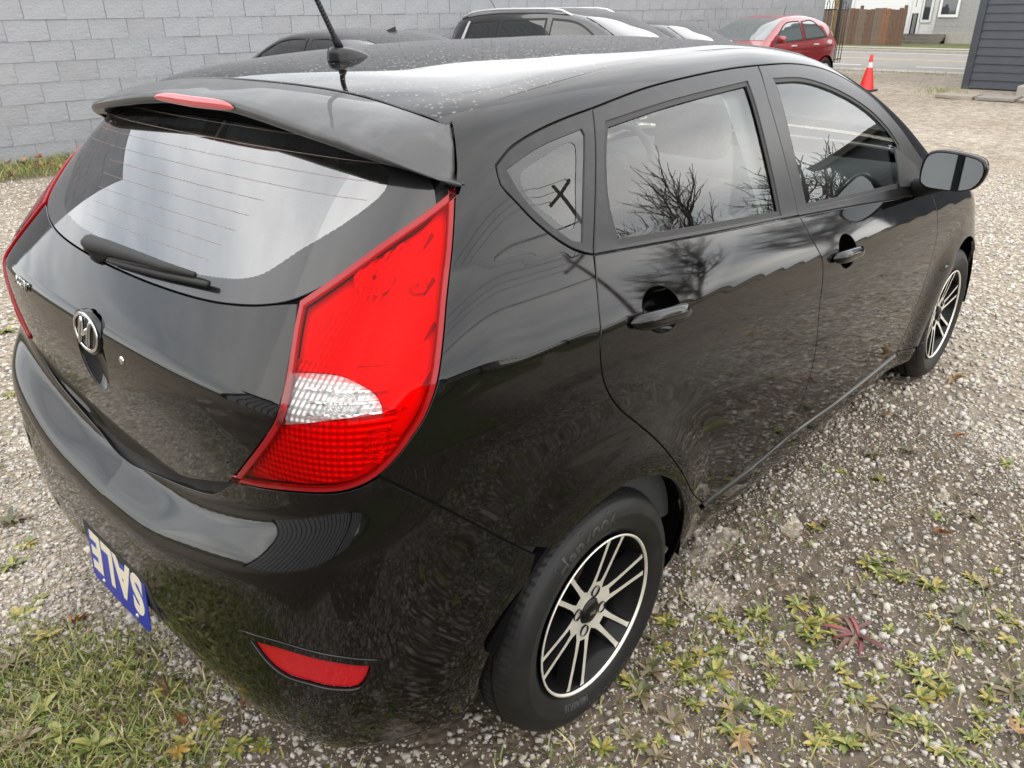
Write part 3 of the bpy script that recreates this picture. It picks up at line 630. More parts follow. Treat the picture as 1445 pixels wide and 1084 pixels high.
# wiper
mb = MB(); Pw = [HATCH.hit(np.array([[y, z]]), Rm, o)[0][0] for y, z, o in ((.118, 1.100, .030), (.085, 1.102, .038), (.0, 1.106, .036), (-.10, 1.110, .030), (-.20, 1.113, .024), (-.29, 1.118, .016))]
mb.tube(Pw, [.012, .017, .0155, .012, .009, .005], 10)
wp = mb.done('rear_wiper', MATTE, car, True)
Pb = [HATCH.hit(np.array([[y, z]]), Rm, o)[0][0] for y, z, o in ((.03, 1.091, .012), (-.1, 1.098, .012), (-.2, 1.104, .011), (-.335, 1.112, .012))]
MB().tube(Pb, [.006, .008, .008, .006], 6).done('wiper_blade', RUBBER, wp, True)
P, Nn = HATCH.hit(np.array([[.10, 1.098]]), Rm); Mk = Vector(Nn[0]).to_track_quat('Z', 'Y').to_matrix().to_4x4(); Mk.translation = Vector(P[0])
MB().lathe([(.026, -.002), (.024, .012), (.016, .018), (.014, .034), (.001, .036)], 20, Mk).done('wiper_pivot', MATTE, wp, True)
# number plate reading SALE, hung upside down
BLUE = mat('blue_plate', (.010, .025, .36), .4); CREAM = mat('cream_letters', (.80, .74, .58), .5)
plate = MB(); plate.prism([(x*.1525-math.copysign(.012, x)*(k), y*.076-math.copysign(.012, y)*(1-k)) for x, y, k in ((-1, -1, 1), (1, -1, 1), (1, -1, 0), (1, 1, 0), (1, 1, 1), (-1, 1, 1), (-1, 1, 0), (-1, -1, 0))], -.001, .001)
Xa = Vector((0, -1, 0)); Nn = Vector((-1, 0, .10)).normalized(); Mp = Matrix((Xa, Nn.cross(Xa), Nn)).transposed().to_4x4(); Mp.translation = Vector((-.713, .0, .395))
pl = plate.done('number_plate', BLUE, car); pl.data.transform(Mp)
tm = text_mesh('SALE', .150, .0006, .0062, 1.14); tm.transform(Matrix.Translation((0, .014, .0018)) @ Matrix.Rotation(math.pi, 4, 'Z') @ Matrix.Diagonal((.78, .92, 1, 1))); tm.transform(Mp); obj('plate_letters', tm, pl, CREAM)
for sx_ in (-1, 1):
    MB().lathe([(.0005, .004), (.006, .0035), (.0075, .001)], 12, Mp @ Matrix.Translation((sx_*.089, -.063, 0))).done('plate_screw', CHROME, pl, True)
panel('plate_recess', [(.17, .47, 1), (-.17, .47, 1), (-.19, .37, 1), (.19, .37, 1)], Rm, MATTE, bumper, off=.0015, rim=.004)
for mir in (False, True):
    ribbon('seam_gap_strip', [(a, b, 0) for a, b, c in cv('bumper_seam', S)], S, .0040, .0006, DARK, bumper, mirror=mir)  # thin dark strip over the bumper seam, the gap's shade put in as colour
# sill: rounded lip under the doors
for mir in (False, True):
    ribbon('sill_lip', [(a, b-.013, 0) for a, b, c in cv('sill', S)], S, .017, .0005, BLACK, car, mirror=mir, raised=.007)
# --- roof, spoiler, front end
T = 'top'
ditch = [(-.160, -.585), (-.10, -.582), (0, -.578), (.232, -.560), (.45, -.533), (.66, -.506), (.86, -.496), (1.2, -.498), (1.44, -.520)]
seam = [(-.157, 0), (-.158, -.2), (-.163, -.35), (-.174, -.48)]
roof = [(a, b, 0) for a, b in seam]+[(ditch[0][0]-.012, ditch[0][1], 1)]+[(a, b, 0) for a, b in ditch[1:-1]]+[(ditch[-1][0], ditch[-1][1], 1), (1.50, -.3, 0), (1.515, 0, 0)]
roof_full = roof+[(a, -b, c) for a, b, c in roof[::-1] if abs(b) > 1e-6]
rp = panel('roof', roof_full, T, ROOFB, car, res=.022, rim=.012)
panel('headliner', roof_full, T, INTERL, rp, res=.08, rim=0, off=-.035, inset=.03)
for mir in (False, True):
    ribbon('roof_molding', [(a, b-.008, 0) for a, b in ditch], T, .022, -.004, SATIN, rp, mirror=mir, raised=.004)
ws = [(1.525, 0, 0), (1.51, -.3, 0), (1.455, -.523, 1), (1.75, -.59, 0), (2.0, -.645, 0), (2.27, -.71, 1), (2.40, -.5, 0), (2.46, 0, 0)]
panel('windscreen', ws+[(a, -b, c) for a, b, c in ws[::-1] if abs(b) > 1e-6], T, GLASS, car, res=.05, rim=.006, off=-.002)
hd = [(2.50, 0, 0), (2.44, -.5, 0), (2.31, -.72, 1), (2.6, -.728, 0), (2.93, -.70, 1), (3.22, -.42, 0), (3.27, 0, 0)]
panel('bonnet', hd+[(a, -b, c) for a, b, c in hd[::-1] if abs(b) > 1e-6], T, BLACK, car, res=.04, rim=.02)
fb = [pt(3.3, 0, .77, 'front'), pt(3.2, -.45, .72, 'front', 1), pt(3.2, -.5, .62, 'front', 1), pt(3.1, -.78, .60, 'front', 1), pt(3.1, -.78, .25, 'front', 1), pt(3.2, -.4, .2, 'front'), pt(3.2, 0, .2, 'front')]
fbp = [(-a, b, c) for a, b, c in fb]
fb_full = fb+[(-a, b, c) for a, b, c in fb[::-1] if abs(a) > 1e-6]
panel('front_bumper', fb_full, 'front', BLACK, car, res=.04, rim=.02)
AMBER = mat('amber_lens', (.75, .17, .02), .2, coat=1.)
for mir in (False, True):
    hl = [pt(2.955, -.7, .80, S, 1), pt(3.19, -.68, .63, S, 1), pt(3.21, -.6, .75, S, 1), pt(3.10, -.64, .82, S)]
    h = panel('head_lamp', hl, S, mat('headlamp_lens', (.45, .46, .47), .06, coat=1.) if not mir else bpy.data.materials['headlamp_lens'], car, res=.03, off=.004, mirror=mir)
    panel('side_marker', [pt(2.965, -.7, .80, S, 1), pt(3.03, -.7, .755, S, 1), pt(3.06, -.68, .80, S, 1), pt(3.01, -.68, .82, S, 1)], S, AMBER, h, res=.03, off=.009, mirror=mir)
# spoiler: skin from roof seam to trailing lip, lip thickness, underside back to the glass
ya = [0, .17, .35, .53, .77, .91, .97, 1.0]
fx = tab(ya, [-.330, -.329, -.332, -.334, -.330, -.312, -.288, -.260], .012); fz = tab(ya, [1.377, 1.378, 1.371, 1.358, 1.338, 1.317, 1.305, 1.295], .012); fy = tab(ya, [0, .114, .23, .356, .522, .618, .662, .688], .012)
fsx = tab([0, .2, .35, .48, .56, .61], [-.163, -.164, -.169, -.178, -.183, -.187], .02)
rim_c = np.array(CV['spoiler_side'], float)[::-1, :3]/1000*[1, -1, 1]+[0, -.003, 0]        # right end, seam to tip
rim_u = np.linspace(0, 1, 10); rim_p = np.stack([np.interp(rim_u, [0, .33, .66, 1], rim_c[:, k]) for k in range(3)], 1)
secs = []
for v_ in np.linspace(-1, 1, 71):
    a = abs(v_); sg = 1 if v_ >= 0 else -1; y0_, y1_ = .605*a, float(fy(a))
    z0_ = float(HATCH.hit(np.array([[float(fsx(y0_)), y0_]]), T)[0][0, 2]); S0 = np.array([float(fsx(y0_)), y0_, z0_]); th = .024-.010*a**3
    E0 = np.array([float(fx(a)), y1_, float(fz(a))+th]); sec = []
    for u, rp_ in zip(rim_u, rim_p):
        q = (1-u)*S0+u*E0; q[2] += (.012*(1-.5*a*a))*math.sin(math.pi*u); w = a**14
        q = q*(1-w)+w*(rp_+np.array([0, 0, 0]))
        sec.append(q)
    e_ = sec[-1]; zl = float(fz(a))
    sec += [e_+np.array([-.003, 0, -.003]), np.array([e_[0]-.005, y1_, (e_[2]+zl)/2]), np.array([e_[0]-.002, y1_, zl+.002]), np.array([e_[0]+.006, y1_, zl-.001])]
    sec += [np.array([e_[0]+.02, y1_*(1-.035*a**6), zl-.001]), np.array([e_[0]+.05, y1_*(1-.09*a**6), zl+.004]), np.array([e_[0]+.09, y1_*(1-.15*a**6), zl+.006])]
    secs.append([(q[0], sg*q[1], q[2]) for q in sec])
A = np.array(secs); ns, npf = A.shape[:2]; A = A.reshape(-1, 3)
f = [(i*npf+j, i*npf+j+1, (i+1)*npf+j+1, (i+1)*npf+j) for i in range(ns-1) for j in range(npf-1)]
f += [tuple(range(npf))[::-1], tuple((ns-1)*npf+j for j in range(npf))]
sp = obj('roof_spoiler', mesh('roof_spoiler', A, f), car, SPOIL)
LED = mat('brake_light_red', (.62, .03, .045), .3, coat=1., bump=(140, .2, .002))
bl = []
for k in range(25):
    y = -.168+k*.336/24; u = 2*k/24-1; h = .0105*max(0, 1-abs(u)**3.5)**.5+.0006; a = abs(y)/.66; xe, ze = float(fx(a))-.007, float(fz(a))+.013
    bl.append([(xe-.005*math.cos(b)*(1-abs(u)**4), y, ze+h*math.sin(b)) for b in np.linspace(-math.pi/2, math.pi/2, 9)])
A = np.array(bl).reshape(-1, 3); obj('third_brake_light', mesh('third_brake_light', A, [(i*9+j, i*9+j+1, (i+1)*9+j+1, (i+1)*9+j) for i in range(24) for j in range(8)]), sp, LED)
# aerial
P, Nn = HATCH.hit(np.array([[.075, 0.]]), T); P = Vector(P[0])
rows = []
for u in np.linspace(-1, 1, 15):
    w = .030*(1-abs(u)**2.5)**.5*(1-.25*u)+.001; h = .030*(1-max(0, (u+.55)/1.55)**2)*(1 if u > -.98 else .6)
    rows.append([(P.x+u*.062, P.y+w*math.cos(b), P.z-.004+h*max(0, math.sin(b))**.6) for b in np.linspace(0, math.pi, 11)])
A = np.array(rows).reshape(-1, 3); f = [(i*11+j, i*11+j+1, (i+1)*11+j+1, (i+1)*11+j) for i in range(14) for j in range(10)]+[tuple(range(11))[::-1], tuple(14*11+j for j in range(11))]
ab = obj('aerial_base', mesh('aerial_base', A, f), car, SATIN)
a0 = P+Vector((-.030, 0, .022)); d = Vector((-.30, 0, .62)).normalized()
mb = MB(); mb.tube([a0, a0+d*.02, a0+d*.035, a0+d*.40], [.0105, .0095, .0065, .0042], 10)
for k in range(44):
    q = a0+d*(.04+k*.008); mb.tube([q, q+d*.0035], [.0068-.00004*k]*2, 8)
mb.done('aerial_mast', RUBBER, ab, True)
# mirrors
for sgn in (-1, 1):
    mb = MB(); rows = []
    prof = [(.0, .62, .72), (.012, .94, .95), (.03, 1.0, 1.0), (.06, .97, .96), (.10, .80, .78), (.13, .5, .5), (.145, .08, .08)]
    out = np.array([(-.090, -.045), (-.096, .0), (-.088, .050), (-.06, .068), (.0, .068), (.05, .061), (.086, .048), (.099, .018), (.094, -.018), (.074, -.048), (.03, -.061), (-.03, -.062), (-.072, -.058)])
    o2 = spline([(a, b, 0) for a, b in out], .016); n = len(o2); cx_, cy_, cz_ = 1.80, -.918, 1.045
    def place(u, v, w): return (cx_+w+u*.24, sgn*-1*(cy_-u*.97) if False else (-(cy_-u) if sgn > 0 else (cy_-u)), cz_+v-u*.03)
    A = []; 
    for w, s1, s2 in [(.014, .90, .88)]+prof[1:]:
        A += [place(u*s1, v*s2, w-.0) for u, v in o2]
    nr = len(prof)
    f = [(r*n+i, r*n+(i+1) % n, (r+1)*n+(i+1) % n, (r+1)*n+i) for r in range(nr-1) for i in range(n)]+[tuple((nr-1)*n+i for i in range(n))]
    me = mesh('door_mirror', A, f); bmm = bmesh.new(); bmm.from_mesh(me); bmesh.ops.recalc_face_normals(bmm, faces=bmm.faces); bmm.to_mesh(me); bmm.free()
    dm = obj('door_mirror', me, car, BLACK)
    A = [place(u*.9, v*.885, .016+v*.11) for u, v in o2]; obj('mirror_glass', mesh('mirror_glass', A, [tuple(range(n))], False), dm, bpy.data.materials.get('mirror_silver') or mat('mirror_silver', (.26, .275, .28), .01, metal=1.))
    MB().tube([(1.90, sgn*.80, .965), (1.87, sgn*.85, .985), (1.85, sgn*.89, 1.0)], [.035, .03, .026], 10).done('mirror_arm', MATTE, dm, True)
    q = [pt(1.805, -.74, 1.118, S, 1), pt(1.985, -.77, 1.03, S, 1), pt(1.995, -.8, .952, S, 1), pt(1.765, -.8, .985, S, 1)]
    panel('mirror_sail', q, S, MATTE, fd[0] if sgn < 0 else fd[1], off=.004, rim=.006, mirror=sgn > 0)
# --- wheels
def make_wheel():
    w = MB(); n = 240; R_ = .302
    prof = [(.196, .012), (.206, .006), (.214, -.001), (.230, -.010), (.248, -.013), (.252, -.015), (.256, -.0135), (.268, -.011), (.280, -.004), (.287, .003), (.292, .011), (.2965, .020), (.299, .028), (.3005, .044), (.2925, .046), (.2925, .051), (.3015, .053), (.302, .078), (.2925, .080), (.2925, .087), (.302, .089), (.302, .112), (.2925, .114), (.2925, .119), (.3005, .121), (.299, .142), (.2965, .150), (.3005, .160), (.2965, .168), (.287, .182), (.268, .194), (.23, .194), (.2, .175)]
    v = []
    for r, h in prof:
        for k in range(n):
            rr = r; hh2 = h
            if r > .2915:
                ph = (k*1.0+ (3 if h > .08 else 0)) % 3
                if ph < 1 and (.012 < h < .044 or .12 < h < .152): rr = r-.0019
                if ph < 1 and .05 < h < .115 and r > .3: rr = r-.0030
            v.append((rr*math.cos(k*2*math.pi/n), rr*math.sin(k*2*math.pi/n), hh2))
    m = len(prof); w.add(v, [(i*n+k, (i+1)*n+k, (i+1)*n+(k+1) % n, i*n+(k+1) % n) for i in range(m-1) for k in range(n)])
    # axis frame: outward face is -z of the profile (h grows inwards) -> turned so that outward = -y of the car
    Mw = Matrix(((1, 0, 0), (0, 0, 1), (0, 1, 0))).to_4x4()
    ty = w.done('wheel', TYRE, None, True); ty.data.transform(Mw)
    ty.data.polygons.foreach_set('use_smooth', [not (.288 < math.hypot(q.center.x, q.center.z)) for q in ty.data.polygons])
    for base, size, rad, off in (('Hankook', .046, .2625, math.pi/2+.25), ('Hankook', .046, .2625, -math.pi/2+.25), ('185/65R15', .019, .228, -math.pi/2-.35)):
        tm = text_mesh(base, size, .0014, .0012)
        xs_ = [vv.co.x for vv in tm.vertices]
        for vv in tm.vertices:
            a = off-vv.co.x*1.18/rad; r = rad+vv.co.y; hz = float(np.interp(r, [.214, .230, .248, .268, .28, .287], [-.001, -.010, -.013, -.011, -.004, .003]))+.0006-(.0022 if vv.co.z > 0 else 0)
            vv.co = (r*math.cos(a), r*math.sin(a), hz)
        tm.transform(Mw); obj('tyre_lettering', tm, ty, LETTR)
    # rim barrel and lip
    mb = MB(); mb.lathe([(.199, -.001), (.2015, -.004), (.199, -.006), (.1958, -.0045), (.1945, .000)], 72)
    r_ = mb.done('rim', ALLOY, ty, True); r_.data.transform(Mw)
    mb = MB(); mb.lathe([(.1950, .000), (.190, .010), (.186, .03), (.172, .05), (.168, .10), (.178, .165), (.196, .17)], 72)
    o = mb.done('rim_barrel', ALLOYB, ty, True); o.data.transform(Mw)
    mb = MB(); mb.lathe([(.001, .085), (.11, .085), (.125, .095), (.125, .14)], 40); o = mb.done('brake_drum', BRAKE, ty, True); o.data.transform(Mw)
    # six twin spokes: machined face on a dark body
    face = MB(); body = MB()
    def bar(pts, wid, z0s, dep, M_):
        n_ = len(pts); ed = []
        for i in range(n_):
            d_ = Vector(pts[min(i+1, n_-1)])-Vector(pts[max(i-1, 0)]); d_.normalize(); nn_ = Vector((-d_.y, d_.x)); p = Vector(pts[i])
            ed.append((p+nn_*wid[i]/2, p-nn_*wid[i]/2))
        face.add([M_ @ Vector((e_.x, e_.y, z0s[i])) for i in range(n_) for e_ in ed[i]], [(2*i, 2*i+1, 2*i+3, 2*i+2) for i in range(n_-1)])
        v_ = []
        for i in range(n_):
            a_, b_ = ed[i]; g_ = (a_-b_).normalized()*.006
            v_ += [M_ @ Vector((a_.x, a_.y, z0s[i]+.0008)), M_ @ Vector((b_.x, b_.y, z0s[i]+.0008)), M_ @ Vector((b_.x-g_.x, b_.y-g_.y, z0s[i]+dep)), M_ @ Vector((a_.x+g_.x, a_.y+g_.y, z0s[i]+dep))]
        body.add(v_, [(4*i+j, 4*i+(j+1) % 4, 4*i+4+(j+1) % 4, 4*i+4+j) for i in range(n_-1) for j in range(4)])
    for k in range(6):
        M_ = Matrix.Rotation(k*math.pi/3+.16, 4, 'Z')
        for s_ in (-1, 1):
            bar([(.050, s_*.014), (.075, s_*.0175), (.10, s_*.0195), (.14, s_*.023), (.18, s_*.027), (.191, s_*.0285)], [.024, .0145, .0115, .0108, .0115, .015], [.022, .018, .014, .009, .004, .003], .034, M_)
        bar([(.030, 0), (.05, 0), (.066, 0), (.074, 0)], [.040, .060, .052, .030], [.0235, .0215, .0195, .0185], .03, M_)
    # centre disc with four lug pockets
    hub = []
    nn_ = 96
    for rr_, zz_ in ((.0335, .0215), (.040, .0222), (.047, .0222), (.054, .0215)):
        for k in range(nn_): hub.append((rr_*math.cos(k*2*math.pi/nn_), rr_*math.sin(k*2*math.pi/nn_), zz_))
    def pocket(k, r):
        a = k*2*math.pi/nn_
        return any(math.hypot(r*math.cos(a)-.050*math.cos(b), r*math.sin(a)-.050*math.sin(b)) < .0135 for b in (math.pi/4+.4, 3*math.pi/4+.4, 5*math.pi/4+.4, 7*math.pi/4+.4))
    face.add(hub, [(r*nn_+k, r*nn_+(k+1) % nn_, (r+1)*nn_+(k+1) % nn_, (r+1)*nn_+k) for r in range(3) for k in range(nn_) if not pocket(k+.5, (.037, .0435, .0505)[r])])
    o = face.done('spoke_face', ALLOY, ty); o.data.transform(Mw)
    o = body.done('spoke', ALLOYB, ty); o.data.transform(Mw)
    for b in (math.pi/4+.4, 3*math.pi/4+.4, 5*math.pi/4+.4, 7*math.pi/4+.4):
        Mb = Mw @ Matrix.Translation((.050*math.cos(b), .050*math.sin(b), 0))
        o = MB().lathe([(.0140, .0165), (.0138, .05), (.001, .05)], 20, Mb).done('lug_pocket', ALLOYB, ty, True)
        MB().lathe([(.001, .026), (.0065, .026), (.0085, .029), (.0085, .05)], 6, Mb).done('lug_nut', CHROME, ty)
    MB().lathe([(.001, .011), (.022, .012), (.027, .014), (.030, .019), (.0335, .0235)], 40, Mw).done('centre_cap', ALLOYB, ty, True)
    tm = text_mesh('EMR', .011, .0006, .0004); tm.transform(Mw @ Matrix.Translation((0, 0, .0102)) @ Matrix.Rotation(math.pi, 4, 'X') @ Matrix.Rotation(.2, 4, 'Z')); obj('cap_lettering', tm, ty, CHROME)
    return ty
w0 = make_wheel(); w0.parent = car
spots = [(0, -.834, .302, 0, 0), (2.57, -.834, .302, 0, 1.9), (0, .834, .302, math.pi, .5), (2.57, .834, .302, math.pi, .9)]
for i, (x, y, z, rz, sp_) in enumerate(spots):
    w_ = w0 if i == 0 else copy_tree(w0, car); w_.location = (x, y, z); w_.rotation_euler = (0, sp_, rz) if rz == 0 else (0, sp_, rz)
# wheel wells and floor
for x in (0, 2.57):
    for s_ in (-1, 1):
        Mw = Matrix(((1, 0, 0, x), (0, 0, -s_, s_*.81), (0, 1, 0, .302), (0, 0, 0, 1)))
        MB().lathe([(.3545, -.028), (.362, 0), (.375, .05), (.375, .30), (.05, .31)], 40, Mw, arc=(-.10, math.pi-.35)).done('wheel_well', DARK, car, True)
MB().box((-.36, -.60, .21), (3.1, .60, .25)).done('underbody', DARK, car)
# --- cabin
for s_ in (-1, 1):
    y0 = s_*.34
    for (x, nm) in ((1.32, 'front_seat'), (.36, 'rear_seat')):
        wd = .25 if nm == 'front_seat' else .33
        mb = MB(); mb.box((x-.02, y0-wd, .42), (x+.48, y0+wd, .58)); st = mb.done(nm, SEATM, car, True, bevel=.05)
        mb = MB(); mb.box((x-.12, y0-wd, .5), (x+.02, y0+wd, 1.10), Matrix.Translation((x, 0, .5)) @ Matrix.Rotation(-.30, 4, 'Y') @ Matrix.Translation((-x, 0, -.5))); mb.done('seat_back', SEATM, st, True, bevel=.05)
        mb = MB(); mb.box((x-.27, y0-.12, 1.13), (x-.18, y0+.12, 1.29)); mb.done('head_rest', SEATM, st, True, bevel=.035)
MB().box((1.78, -.70, .62), (2.35, .70, .98), Matrix.Identity(4)).done('dashboard', INTER, car, True, bevel=.08)
MB().box((-.46, -.62, .30), (2.2, .62, .33)).done('cabin_floor', INTER, car)
MB().box((-.44, -.56, .33), (.16, .56, .98)).done('luggage_cover', INTER, car, True, bevel=.03)
mb = MB(); cw = Vector((1.66, .36, .93)); Mw = Matrix.Translation(cw) @ Matrix.Rotation(-1.15, 4, 'Y')
ring = []
for i in range(40):
    a = i*math.pi/20; ring.append(Mw @ Vector((.185*math.cos(a), .185*math.sin(a), 0)))
ring.append(ring[0]); mb.tube(ring, .015, 8); mb.lathe([(.001, .03), (.06, .025), (.075, -.02)], 20, Mw)
for a in (math.pi/2, -math.pi/2, math.pi): mb.tube([Mw @ Vector((0, 0, 0)), Mw @ Vector((.18*math.cos(a), .18*math.sin(a), 0))], .014, 6)
mb.done('steering_wheel', INTER, car, True)
for s_ in (-1, 1):
    lin = [pt(-.10, -.7, .36, S, 1), pt(2.2, -.8, .36, S, 1), pt(2.2, -.8, .93, S, 1), pt(1.5, -.8, .985, S), pt(.9, -.8, 1.04, S), pt(-.02, -.8, 1.11, S, 1), pt(-.15, -.7, 1.0, S)]
    panel('door_lining', lin, S, INTER, car, off=-.055, rim=0, res=.08, mirror=s_ > 0)
    lin = [pt(-.17, -.65, 1.37, S, 1), pt(.05, -.65, 1.385, S), pt(.05, -.7, 1.36, S, 1), pt(-.14, -.7, 1.30, S, 1), pt(-.16, -.72, 1.26, S), pt(-.02, -.78, 1.13, S, 1), pt(-.35, -.75, 1.0, S, 1), pt(-.27, -.66, 1.3, S)]
    panel('pillar_lining', lin, S, INTERL, car, off=-.05, rim=0, res=.06, mirror=s_ > 0)
    panel('pillar_lining', [pt(.80, -.6, 1.40, S, 1), pt(.96, -.6, 1.40, S, 1), pt(.96, -.8, 1.0, S, 1), pt(.80, -.8, 1.0, S, 1)], S, INTERL, car, off=-.04, rim=0, res=.06, mirror=s_ > 0)
# ------------------------------------------------------------------ the lot: gravel, dirt, grass
def hash2(i, j, s): 
    v = np.sin(i*127.1+j*311.7+s*74.7)*43758.5453; return v-np.floor(v)
def vnoise(x, y, sc, seed=0, oct_=3):
    r = 0; a = .5; tot = 0
    for o in range(oct_):
        u, v = x*sc, y*sc; i, j = np.floor(u), np.floor(v); fx_, fy_ = u-i, v-j; fx_ = fx_*fx_*(3-2*fx_); fy_ = fy_*fy_*(3-2*fy_)
        n = (hash2(i, j, seed+o)*(1-fx_)+hash2(i+1, j, seed+o)*fx_)*(1-fy_)+(hash2(i, j+1, seed+o)*(1-fx_)+hash2(i+1, j+1, seed+o)*fx_)*fy_
        r = r+a*n; tot += a; a *= .5; sc *= 2.1
    return r/tot
def wall_y(x): return 8.6-.06*(x-2)
def sstep(a, b, v): t = np.clip((v-a)/(b-a), 0, 1); return t*t*(3-2*t)
def grassy(x, y):
    """0 gravel .. 1 grass and weeds"""
    n = vnoise(x, y, 1.1, 3); n2 = vnoise(x, y, 3.1, 8)
    g = sstep(.75, .15, np.abs(wall_y(x)-.35-y)-.55*n)                       # strip along the wall
    g = np.maximum(g, sstep(.85, .25, np.hypot((x+.98)/.50, (y-.0)/.62)-.40*n)*.95)    # behind the bumper
    g = np.maximum(g, sstep(.5, .1, np.hypot((x+.75)/.5, (y-2.0)/1.3)-.4*n2)*.6)
    g = np.maximum(g, sstep(.35, .75, n*.7+n2*.5-.02*np.abs(y+1.3))*sstep(1.6, .2, np.abs(x-.35)-.3)*sstep(1.8, .3, np.abs(y+1.7)-.4)*.62)
    g = np.maximum(g, sstep(-1.8, -2.6, y)*sstep(2.0, .4, x)*(.35+.6*n2)); g = np.maximum(g, sstep(-1.1, -1.7, x)*sstep(3, 1, np.abs(y))*(.3+.6*n2))  # grass added out of view, darkening the reflections in the car
    return np.clip(g, 0, 1)
def dirt(x, y):
    n = vnoise(x, y, 2.3, 21, 4)
    near = sstep(2.6, .5, np.hypot((x-.25)/1.25, (y+1.5)/1.2)); 
    near = np.maximum(near, sstep(.95, .35, np.hypot(x-.35, y+1.0))*.85)
    out = sstep(-1.75, -2.5, y)*sstep(2.2, .6, x)+sstep(-1.0, -1.6, x)*sstep(2.5, .5, np.abs(y+.5))   # soil added out of view to darken what the paintwork mirrors
    return np.clip(np.maximum(np.maximum(grassy(x, y)*1.1, near*.92+1.1*(n-.47)), out*(.75+.4*n)), 0, 1)
def ground_build(far):
    def f(t, b, tcn):
        A = t.nodes.new; lk = t.links.new
        v = A('ShaderNodeTexVoronoi'); v.inputs['Scale'].default_value = 42; lk(tcn.outputs['Object'], v.inputs['Vector'])
        v2 = A('ShaderNodeTexVoronoi'); v2.inputs['Scale'].default_value = 78; lk(tcn.outputs['Object'], v2.inputs['Vector'])
        def stones(vv):
            r = A('ShaderNodeValToRGB'); e = r.color_ramp.elements; e[0].position = 0; e[0].color = (.30, .265, .215, 1); e[1].position = 1; e[1].color = (.66, .62, .55, 1)
            e.new(.45).color = (.44, .395, .335, 1); e.new(.8).color = (.52, .475, .41, 1)
            s = A('ShaderNodeSeparateColor'); lk(vv.outputs['Color'], s.inputs[0]); lk(s.outputs[0], r.inputs[0]); return r
        mx = A('ShaderNodeMixRGB'); mx.inputs[0].default_value = .5; lk(stones(v).outputs[0], mx.inputs[1]); lk(stones(v2).outputs[0], mx.inputs[2])
        gap = A('ShaderNodeMapRange'); gap.inputs['From Min'].default_value = .25; gap.inputs['From Max'].default_value = .75; gap.inputs['To Min'].default_value = 1; gap.inputs['To Max'].default_value = .35 if not far else .8; lk(v.outputs['Distance'], gap.inputs[0])
        m2 = A('ShaderNodeMixRGB'); m2.blend_type = 'MIX'; m2.inputs[1].default_value = (.09, .072, .053, 1); lk(gap.outputs[0], m2.inputs[0]); lk(mx.outputs[0], m2.inputs[2])
        big = A('ShaderNodeTexNoise'); big.inputs['Scale'].default_value = .5; big.inputs['Detail'].default_value = 6; lk(tcn.outputs['Object'], big.inputs['Vector'])
        br = A('ShaderNodeMapRange'); br.inputs['From Min'].default_value = .35; br.inputs['From Max'].default_value = .7; lk(big.outputs[0], br.inputs[0])
        m3 = A('ShaderNodeMixRGB'); m3.blend_type = 'MULTIPLY'; m3.inputs[0].default_value = 1; lk(m2.outputs[0], m3.inputs[1])
        tint = A('ShaderNodeMixRGB'); tint.inputs[1].default_value = (.61, .56, .50, 1) if far else (.80, .74, .66, 1); tint.inputs[2].default_value = (.80, .77, .73, 1) if far else (1., .96, .91, 1); lk(br.outputs[0], tint.inputs[0]); lk(tint.outputs[0], m3.inputs[2])
        last = m3.outputs[0]
        if far:
            v3 = A('ShaderNodeTexVoronoi'); v3.inputs['Scale'].default_value = 13; lk(tcn.outputs['Object'], v3.inputs['Vector']); s3 = A('ShaderNodeSeparateColor'); lk(v3.outputs['Color'], s3.inputs[0])
            r3 = A('ShaderNodeMapRange'); r3.inputs['To Min'].default_value = .62; r3.inputs['To Max'].default_value = 1.12; lk(s3.outputs[1], r3.inputs[0]); m5 = A('ShaderNodeMixRGB'); m5.blend_type = 'MULTIPLY'; m5.inputs[0].default_value = 1; lk(last, m5.inputs[1]); lk(r3.outputs[0], m5.inputs[2]); last = m5.outputs[0]
        if not far:
            a = A('ShaderNodeVertexColor'); a.layer_name = 'cover'; s = A('ShaderNodeSeparateColor'); lk(a.outputs[0], s.inputs[0])
            n = A('ShaderNodeTexNoise'); n.inputs['Scale'].default_value = 14; n.inputs['Detail'].default_value = 8; n.inputs['Roughness'].default_value = .7; lk(tcn.outputs['Object'], n.inputs['Vector'])
            soil = A('ShaderNodeValToRGB'); e = soil.color_ramp.elements; e[0].position = .35; e[0].color = (.050, .039, .028, 1); e[1].position = .72; e[1].color = (.17, .132, .096, 1); lk(n.outputs[0], soil.inputs[0])
            k = A('ShaderNodeMath'); k.operation = 'MULTIPLY_ADD'; k.inputs[1].default_value = 1.6; lk(s.outputs[0], k.inputs[0])
            k2 = A('ShaderNodeMath'); k2.operation = 'SUBTRACT'; k2.inputs[1].default_value = .62; lk(n.outputs[0], k2.inputs[0]); lk(k2.outputs[0], k.inputs[2]); k.use_clamp = True
            m4 = A('ShaderNodeMixRGB'); lk(k.outputs[0], m4.inputs[0]); lk(last, m4.inputs[1]); lk(soil.outputs[0], m4.inputs[2]); last = m4.outputs[0]
        lk(last, b.inputs['Base Color'])
        bp = A('ShaderNodeBump'); bp.inputs['Strength'].default_value = .9; bp.inputs['Distance'].default_value = .012; bp.invert = True; lk(v.outputs['Distance'], bp.inputs['Height']); lk(bp.outputs[0], b.inputs['Normal'])
    return f
GRAVEL = mat('gravel', (.3, .28, .26), .9, build=ground_build(False)); GRAVELF = mat('gravel_far', (.3, .28, .26), .9, build=ground_build(True))
def relief(x, y):
    near = np.minimum.reduce([np.hypot(x-a, np.abs(y)-.76) for a in (0., 2.57)])
    return (.022*(vnoise(x, y, 1.3, 40)-.5)+.012*(vnoise(x, y, 7, 41)-.5))*sstep(.12, .45, near)
